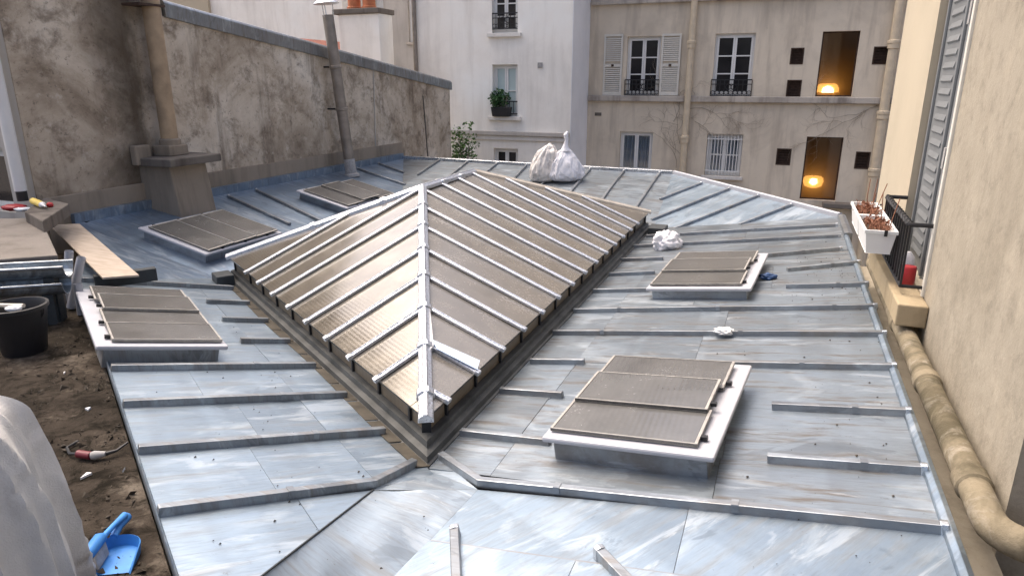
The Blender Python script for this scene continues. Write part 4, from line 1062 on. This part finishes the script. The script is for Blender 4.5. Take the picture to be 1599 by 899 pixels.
# raised concrete ledge with its dark stone block
zl_ = .42
pl_ = [atz((90, 398), zl_), atz((64, 340), zl_), atz((-260, 345), zl_), atz((-260, 425), zl_)]
led = MB().prism([V((p.x, p.y, zl_)) for p in pl_], UP * -(zl_ - ZT + .01)).build('concrete_ledge', 'concrete_slab', bevel=.01); tag(led, 'low grey concrete ledge behind the stacked zinc gutters', 'ledge')
b0_ = atz((62, 338), zl_ + .004); bl_ = [atz((66, 345), zl_ + .12), atz((108, 318), zl_ + .12), atz((70, 308), zl_ + .12), atz((38, 330), zl_ + .12)]
tag(MB().prism(bl_, UP * -.14).build('stone_block', 'stone_dark', bevel=.012), 'dark stone block under the paint bottles by the white pipe', 'stone')
# litter on it
def blob(name, c, rx, ry, rz, mat, seed, sub=3, amp=.25, fr=3.0, parent=None):
    bm = bmesh.new(); bmesh.ops.create_icosphere(bm, subdivisions=sub, radius=1)
    for v in bm.verts:
        n = v.co.normalized(); k = 1 + amp * noise.fractal(n * fr + V((seed, seed * 2.3, 0)), 1.0, 2.2, 4)
        v.co = V((n.x * rx * k, n.y * ry * k, n.z * rz * k)) + V(c)
    me = bpy.data.meshes.new(name); bm.to_mesh(me); bm.free(); me.materials.append(M[mat]); me.polygons.foreach_set('use_smooth', [True] * len(me.polygons))
    o = bpy.data.objects.new(name, me); COL.objects.link(o)
    if parent: adopt(o, parent)
    return o
zg = zl_ + .004
tag(blob('red_glove', atz((22, 324), zg + .03), .14, .09, .04, 'red_plastic', 3.1), 'crumpled red rubber glove on the concrete ledge', 'glove')
tag(blob('grey_rag', atz((36, 327), zg + .02), .10, .06, .025, 'white_scrap', 5.1), 'small pale rag beside the red glove', 'rag')
bt = thing('sealant_tube', 'yellow sealant tube with white nozzle lying on the stone block', 'tube', atz((60, 316), zl_ + .17))
p0_, p1_ = atz((52, 314), zl_ + .16), atz((66, 320), zl_ + .16)
MB().tube([p0_, p1_], .038, 14).build('body', 'yellow_plastic', bt, smooth=True); dd_ = (p1_ - p0_).normalized()
MB().tube([p1_ + dd_ * .0, p1_ + dd_ * .03, p1_ + dd_ * .14], [.037, .016, .007], 10).build('nozzle', 'white_paint', bt, smooth=True)
tag(blob('red_lump', atz((78, 320), zl_ + .145), .035, .035, .03, 'red_plastic', 8), 'small red lump at the end of the stone block', 'scrap')

# plywood board
bz = [(78, 351, .24), (124, 349, .24), (217, 429, .13), (160, 433, .13)]
tag(MB().prism([atz((x, y), z) for x, y, z in bz], UP * -.02).build('plywood_board', 'plywood', bevel=.002), 'long pale plywood board laid across the roof corner', 'board')
mp_ = atz((165, 428), .02)
tag(MB().box(atz((150, 452), -.05) , nL * .55, eL * .10, UP * .13).build('timber_block', 'dark_block', bevel=.006), 'dark timber block under the near end of the plywood board', 'block')
tag(MB().box(atz((98, 372), -.06), V((.35, 0, 0)), V((0, .14, 0)), UP * .22).build('timber_block', 'dark_block', bevel=.006), 'dark timber block under the far end of the plywood board', 'block')

# zinc gutter lengths
for k, (pa, pb_, z, lab) in enumerate((((106, 412), (-120, 424), .43, 'bluish zinc gutter length nearest the concrete ledge'), ((104, 438), (-120, 452), .30, 'bluish zinc gutter length nearest the black bucket'))):
    a, b = atz(pa, z), atz(pb_, z); d = (b - a).normalized(); sd_ = d.cross(UP).normalized()
    pr = [(.11 * math.cos(math.pi * j / 10), -.11 * math.sin(math.pi * j / 10)) for j in range(11)]; pr = [(x, y - .0) for x, y in pr] + [(x * .95, y * .95) for x, y in pr[::-1]]
    t = thing('zinc_gutter', lab, 'gutter', (a + b) / 2 + UP * (ZT - z), 'gutter lengths on the terrace')
    MB().sweep(pr, a, b, sd_, UP).build('trough', 'zinc_aged', t)
    for s_ in (-1, 1): MB().tube([a + sd_ * .112 * s_, b + sd_ * .112 * s_], .012, 8).build('rolled_edge', 'zinc_seam', t, smooth=True)
    for kk in (.1, .6): MB().box(a.lerp(b, kk) - sd_ * .06 + UP * (ZT - z), sd_ * .12, d * .08, UP * max(.02, z - .11 - ZT + .012)).build('packing', 'dark_block', t)
# short zinc offcut tubes at the roof corner
for k, (pa, pb_, z0, z1, lab) in enumerate((((106, 430), (108, 392), .22, .25, 'upright pale zinc tube nearest the gutters'), ((119, 440), (127, 402), .20, .24, 'leaning pale zinc tube beside the plywood board'), ((124, 464), (121, 443), .10, .09, 'short pale zinc tube at the corner of the left skylight'))):
    a = atz(pa, z0); b = onpl(pb_, a, V((0, 1, 0)))
    mb = MB(); mb.tube([a, b], .036, 14, cap=False); mb.tube([b, a], .030, 14, cap=False); mb.tube([a - (b - a).normalized() * (a.z - ZT - .005), a], .036, 14)
    tag(mb.build('zinc_tube', 'white_frame', None, smooth=True), lab, 'tube', 'zinc tubes at the roof corner')

# black bucket
bc = atz((40, 548), ZT); bk = thing('mason_bucket', 'black plastic bucket standing on the dirty terrace', 'bucket', bc)
MB().lathe(bc, UP, [(.14, .0), (.145, .01), (.195, .34), (.21, .345), (.21, .37), (.19, .372), (.18, .35), (.14, .09)], 28).build('body', 'black_plastic', bk, smooth=True)
MB().lathe(bc + UP * .26, UP, [(.168, 0), (.17, .005), (.1, .012)], 20).build('contents', 'concrete_slab', bk)
MB().tube([bc + UP * .34 + V((.205 * math.cos(a), .205 * math.sin(a) * .5 - .12 * math.sin(a), -.14 * math.sin(a))) for a in [math.pi * k / 14 for k in range(15)]], .006, 6).build('handle', 'dark_iron', bk)
tag(MB().tube([bc + V((-.26, -.02, .375)), bc + V((.10, -.05, .38))], .016, 8).build('tool_handle', 'wood_lath', None, smooth=True), 'pale wooden tool handle lying across the bucket', 'tool')
tag(blob('wet_rag', bc + V((.06, -.10, .375)), .06, .04, .022, 'white_scrap', 2), 'small white rag on the bucket rim', 'rag')

# big sack near the camera
def big_sack(name, c, rx, ry, h, mat, seed, lab, cat, sub=5, amp=.10, taper=.25, lean=(0, 0), group=None, folds=1.0):
    bm = bmesh.new(); bmesh.ops.create_icosphere(bm, subdivisions=sub, radius=1)
    for v in bm.verts:
        n = v.co.normalized(); e = .55
        sx = math.copysign(abs(n.x) ** .75, n.x); sy = math.copysign(abs(n.y) ** .75, n.y); zz = (math.copysign(abs(n.z) ** e, n.z) + 1) / 2
        an = math.atan2(n.y, n.x)
        wq = noise.noise(V((n.x * 1.5, n.y * 1.5, zz * 1.2 + seed))) * 2.5
        fold = folds * (.035 * math.sin(an * 5 + seed + 2 * zz + wq) * (.25 + zz) + .022 * (1 - 2 * abs(math.sin(an * 6.5 + seed * 2 - 1.5 * zz + wq * 1.3))) + .012 * (1 - 2 * abs(math.sin(an * 15 + wq * 3 + 2 * zz))))
        k = (1 - taper * zz ** 2) * (1 + fold + amp * noise.fractal(V((n.x * 2.2, n.y * 2.2, zz * 2.5)) + V((seed, 0, seed)), 1.0, 2.1, 5))
        v.co = V((sx * rx * k + lean[0] * zz, sy * ry * k + lean[1] * zz, zz * h * (1 + .10 * noise.noise(V((n.x * 2, n.y * 2, seed)))))) + V(c)
    me = bpy.data.meshes.new(name); bm.to_mesh(me); bm.free(); me.materials.append(M[mat]); me.polygons.foreach_set('use_smooth', [True] * len(me.polygons))
    o = bpy.data.objects.new(name, me); COL.objects.link(o); return tag(o, lab, cat, group) if lab else o
sb_ = V((-1.97, 2.02, ZT)); nA, nZ = 150, 70; mb = MB()
for iz in range(nZ + 1):
    zz = iz / nZ; prof_ = (1 - .26 * zz ** 1.6) * (1 if zz < .86 else math.sqrt(max(0, 1 - ((zz - .86) / .14) ** 2)) * .97 + .03)
    for ia in range(nA):
        an = 2 * math.pi * ia / nA; cx, sy = math.cos(an), math.sin(an)
        wq = 1.6 * noise.noise(V((cx * 1.3, sy * 1.3, zz * .7 + 3)))
        fd = (.20 * (1 - abs(math.sin(an * 4 + wq * 1.6))) ** 2 + .10 * (1 - abs(math.sin(an * 7.5 + 1 + wq * 2.4))) ** 3) * (1.15 - .5 * zz) + .05 * noise.fractal(V((cx * 2, sy * 2, zz * 1.1)), 1.0, 2.1, 4) + .012 * noise.fractal(V((cx * 7, sy * 7, zz * 5)), 1.0, 2.1, 3)
        rr_ = prof_ * (.85 + fd); mb.v.append(sb_ + V((cx * .36 * rr_, sy * .41 * rr_, zz * .95 * (1 + .05 * noise.noise(V((cx * 1.5, sy * 1.5, 7)))))))
for iz in range(nZ):
    for ia in range(nA): mb.f.append((iz * nA + ia, iz * nA + (ia + 1) % nA, (iz + 1) * nA + (ia + 1) % nA, (iz + 1) * nA + ia))
mb.f.append(tuple(nZ * nA + k for k in range(nA)))
tag(mb.build('rubble_sack', 'sack_tan', None, smooth=True), 'large off-white plastic rubble sack in long folds in the left foreground', 'sack')
# blue dustpan and brush
dc = atz((180, 876), ZT); dpn = thing('dustpan', 'blue plastic dustpan lying on the terrace beside the big sack', 'dustpan', dc)
ang = R(8); X = V((math.cos(ang), math.sin(ang), 0)); Y = V((-math.sin(ang), math.cos(ang), 0))
def D_(x, y, z): return dc + (X * x + Y * y) * .86 + UP * z
n_ = 12; outl = [(-.10, -.10), (.10, -.10)] + [(.10 * math.cos(math.pi * k / n_) ** 1 if True else 0, .03 + .09 * math.sin(math.pi * k / n_)) for k in range(n_ + 1)]
m = len(outl)
mb = MB(); mb.v = [D_(x, y, .004) for x, y in outl] + [D_(x * 1.07, y * 1.07, .004 if y < -.05 else .055) for x, y in outl] + [D_(x * 1.11, y * 1.11, .002 if y < -.05 else .052) for x, y in outl] + [D_(x * 1.03, y * 1.03, -.0) for x, y in outl]
mb.f = [tuple(range(m))] + [(i + m * r_, (i + 1) % m + m * r_, (i + 1) % m + m * (r_ + 1), i + m * (r_ + 1)) for r_ in range(3) for i in range(m) if i != 0]
mb.build('pan', 'blue_plastic', dpn, smooth=True)
MB().tube([D_(-.045, .12, .05), D_(-.05, .20, .055), D_(-.045, .29, .05)], [.016, .018, .022], 10).build('handle', 'blue_plastic', dpn, smooth=True)
br = thing('hand_brush', 'blue hand brush with grey bristles resting in the dustpan', 'brush', D_(-.06, .02, .01))
MB().tube([D_(-.09, -.09, .075), D_(-.085, -.07, .085), D_(-.075, .05, .09), D_(-.065, .08, .085)], [.010, .027, .027, .014], 10).build('back', 'blue_plastic', br, smooth=True)
MB().tube([D_(-.066, .07, .087), D_(-.05, .15, .09), D_(-.04, .26, .075)], [.013, .012, .017], 10).build('handle', 'blue_plastic', br, smooth=True)
MB().prism([D_(-.105, -.075, .012), D_(-.045, -.07, .012), D_(-.045, .05, .012), D_(-.095, .05, .012)], UP * .06 + X * -.006).build('bristles', 'bristle_grey', br)
# burner tool
tc = atz((150, 712), ZT); tl = thing('hand_torch', 'small hand tool with dark red grip lying at the roof edge', 'tool', tc)
q0, q1, q2, q3 = atz((122, 708), ZT + .03), atz((142, 711), ZT + .03), atz((165, 708), ZT + .03), atz((182, 703), ZT + .03)
MB().tube([q0, q1], .022, 12).build('grip', 'maroon_plastic', tl, smooth=True); MB().tube([q1, q1.lerp(q2, .3), q2], [.02, .024, .014], 12).build('body', 'bristle_grey', tl, smooth=True)
MB().tube([q2, q3, atz((200, 690), ZT + .05)], [.012, .008, .006], 8).build('shaft', 'dark_iron', tl, smooth=True)
MB().tube([q0, q0 + V((-.06, .02, -.01)), q0 + V((-.12, .09, -.015)), q0 + V((-.10, .16, -.015))], .008, 6).build('hose', 'black_plastic', tl, smooth=True)

# ================================================================== things lying on the roof
cA = onpl((846, 283), W, nF1); cB = onpl((879, 281), W, nF1)
big_sack('tied_sack', cA + UP * -.02, .30, .26, .74, 'sack_cream', 4.2, 'creamy plastic sack slumped against the tied white one at the far edge', 'sack', sub=6, amp=.22, taper=.62, lean=(.14, 0), folds=1.8)
o = big_sack('tied_sack', cB + V((.05, -.1, -.02)), .38, .28, .66, 'sack_white', 9.3, None, None, sub=6, amp=.16, taper=.84, lean=(-.02, 0), folds=1.8)
t = thing('tied_sack', 'white plastic sack with a twisted top standing at the far roof edge', 'sack', cB + V((.05, -.1, -.02))); o.name = 'body'; o.parent = t; o.matrix_parent_inverse = Matrix.Translation(t.location).inverted()
tt = cB + V((.03, -.1, .58))
MB().tube([tt, tt + V((0, 0, .10)), tt + V((.02, 0, .2)), tt + V((.0, 0, .30)), tt + V((.03, .02, .36))], [.10, .05, .035, .05, .02], 12).build('twisted_top', 'sack_white', t, smooth=True)
c_ = pR((1041, 388)); tag(blob('crumpled_sack', c_ + UP * .09, .185, .15, .15, 'sack_white', 6.6, 5, .34, 1.9), 'crumpled white sack on the right slope beside the far skylight', 'sack')
c_ = pR((1129, 526)); tag(blob('crumpled_paper', c_ + UP * .055, .075, .055, .025, 'white_scrap', 4.4, 4, .5, 2.2), 'crumpled white paper scrap on a batten of the right slope', 'paper')
c_ = pR((1199, 436)); tag(blob('blue_strap', c_ + UP * .03, .085, .06, .035, 'navy_plastic', 2.7, 4, .4, 2.4), 'small dark blue bundle beside the far right skylight', 'bundle')
# white offcut leaning on the lantern
nRs = (Re - Ne).cross(RA - Ne).normalized(); nRs = nRs if nRs.z > 0 else -nRs
qq = Ne + nRs * .055
sp_ = [onpl(p, qq, nRs) for p in ((674, 530), (749, 563), (745, 577), (682, 545))]
tag(MB().prism(sp_, nRs * .004).build('foil_offcut', 'blue_film'), 'pale bluish foil strip lying on the near right slope of the lantern', 'strip')
sp2 = [onpl(p, Ne + nRs * .05, nRs) for p in ((671, 480), (677, 540), (672, 545))]
tag(MB().prism(sp2, nRs * .003).build('foil_offcut', 'white_scrap'), 'narrow white foil scrap hanging beside the near hip of the lantern', 'strip')
random.seed(31); mb = MB()
for _ in range(340):
    if random.random() < .7:
        p = R0 + eR * random.uniform(-1, 7) + nR * abs(random.gauss(0, .45))
        if random.random() < .35: p = R0 + eR * random.gauss(4.4, .6) + nR * abs(random.gauss(.1, .3))
        p = zon(p, R0, NRm)
    else:
        p = L0 + eL * random.uniform(-1, 3.5) + nL * random.uniform(0, 1.35); p = zon(p, L0, NLm)
    r_ = .0022 + .006 * random.random() ** 3
    mb.add([p + V((r_, 0, .005)), p + V((-r_, r_, .005)), p + V((-r_, -r_, .005)), p + V((0, 0, .005 + r_))], [(0, 1, 3), (1, 2, 3), (2, 0, 3), (0, 2, 1)])
o = mb.build('roof_grit', 'debris'); tag(o, 'specks of grit scattered over the zinc sheets', 'grit'); o['kind'] = 'stuff'
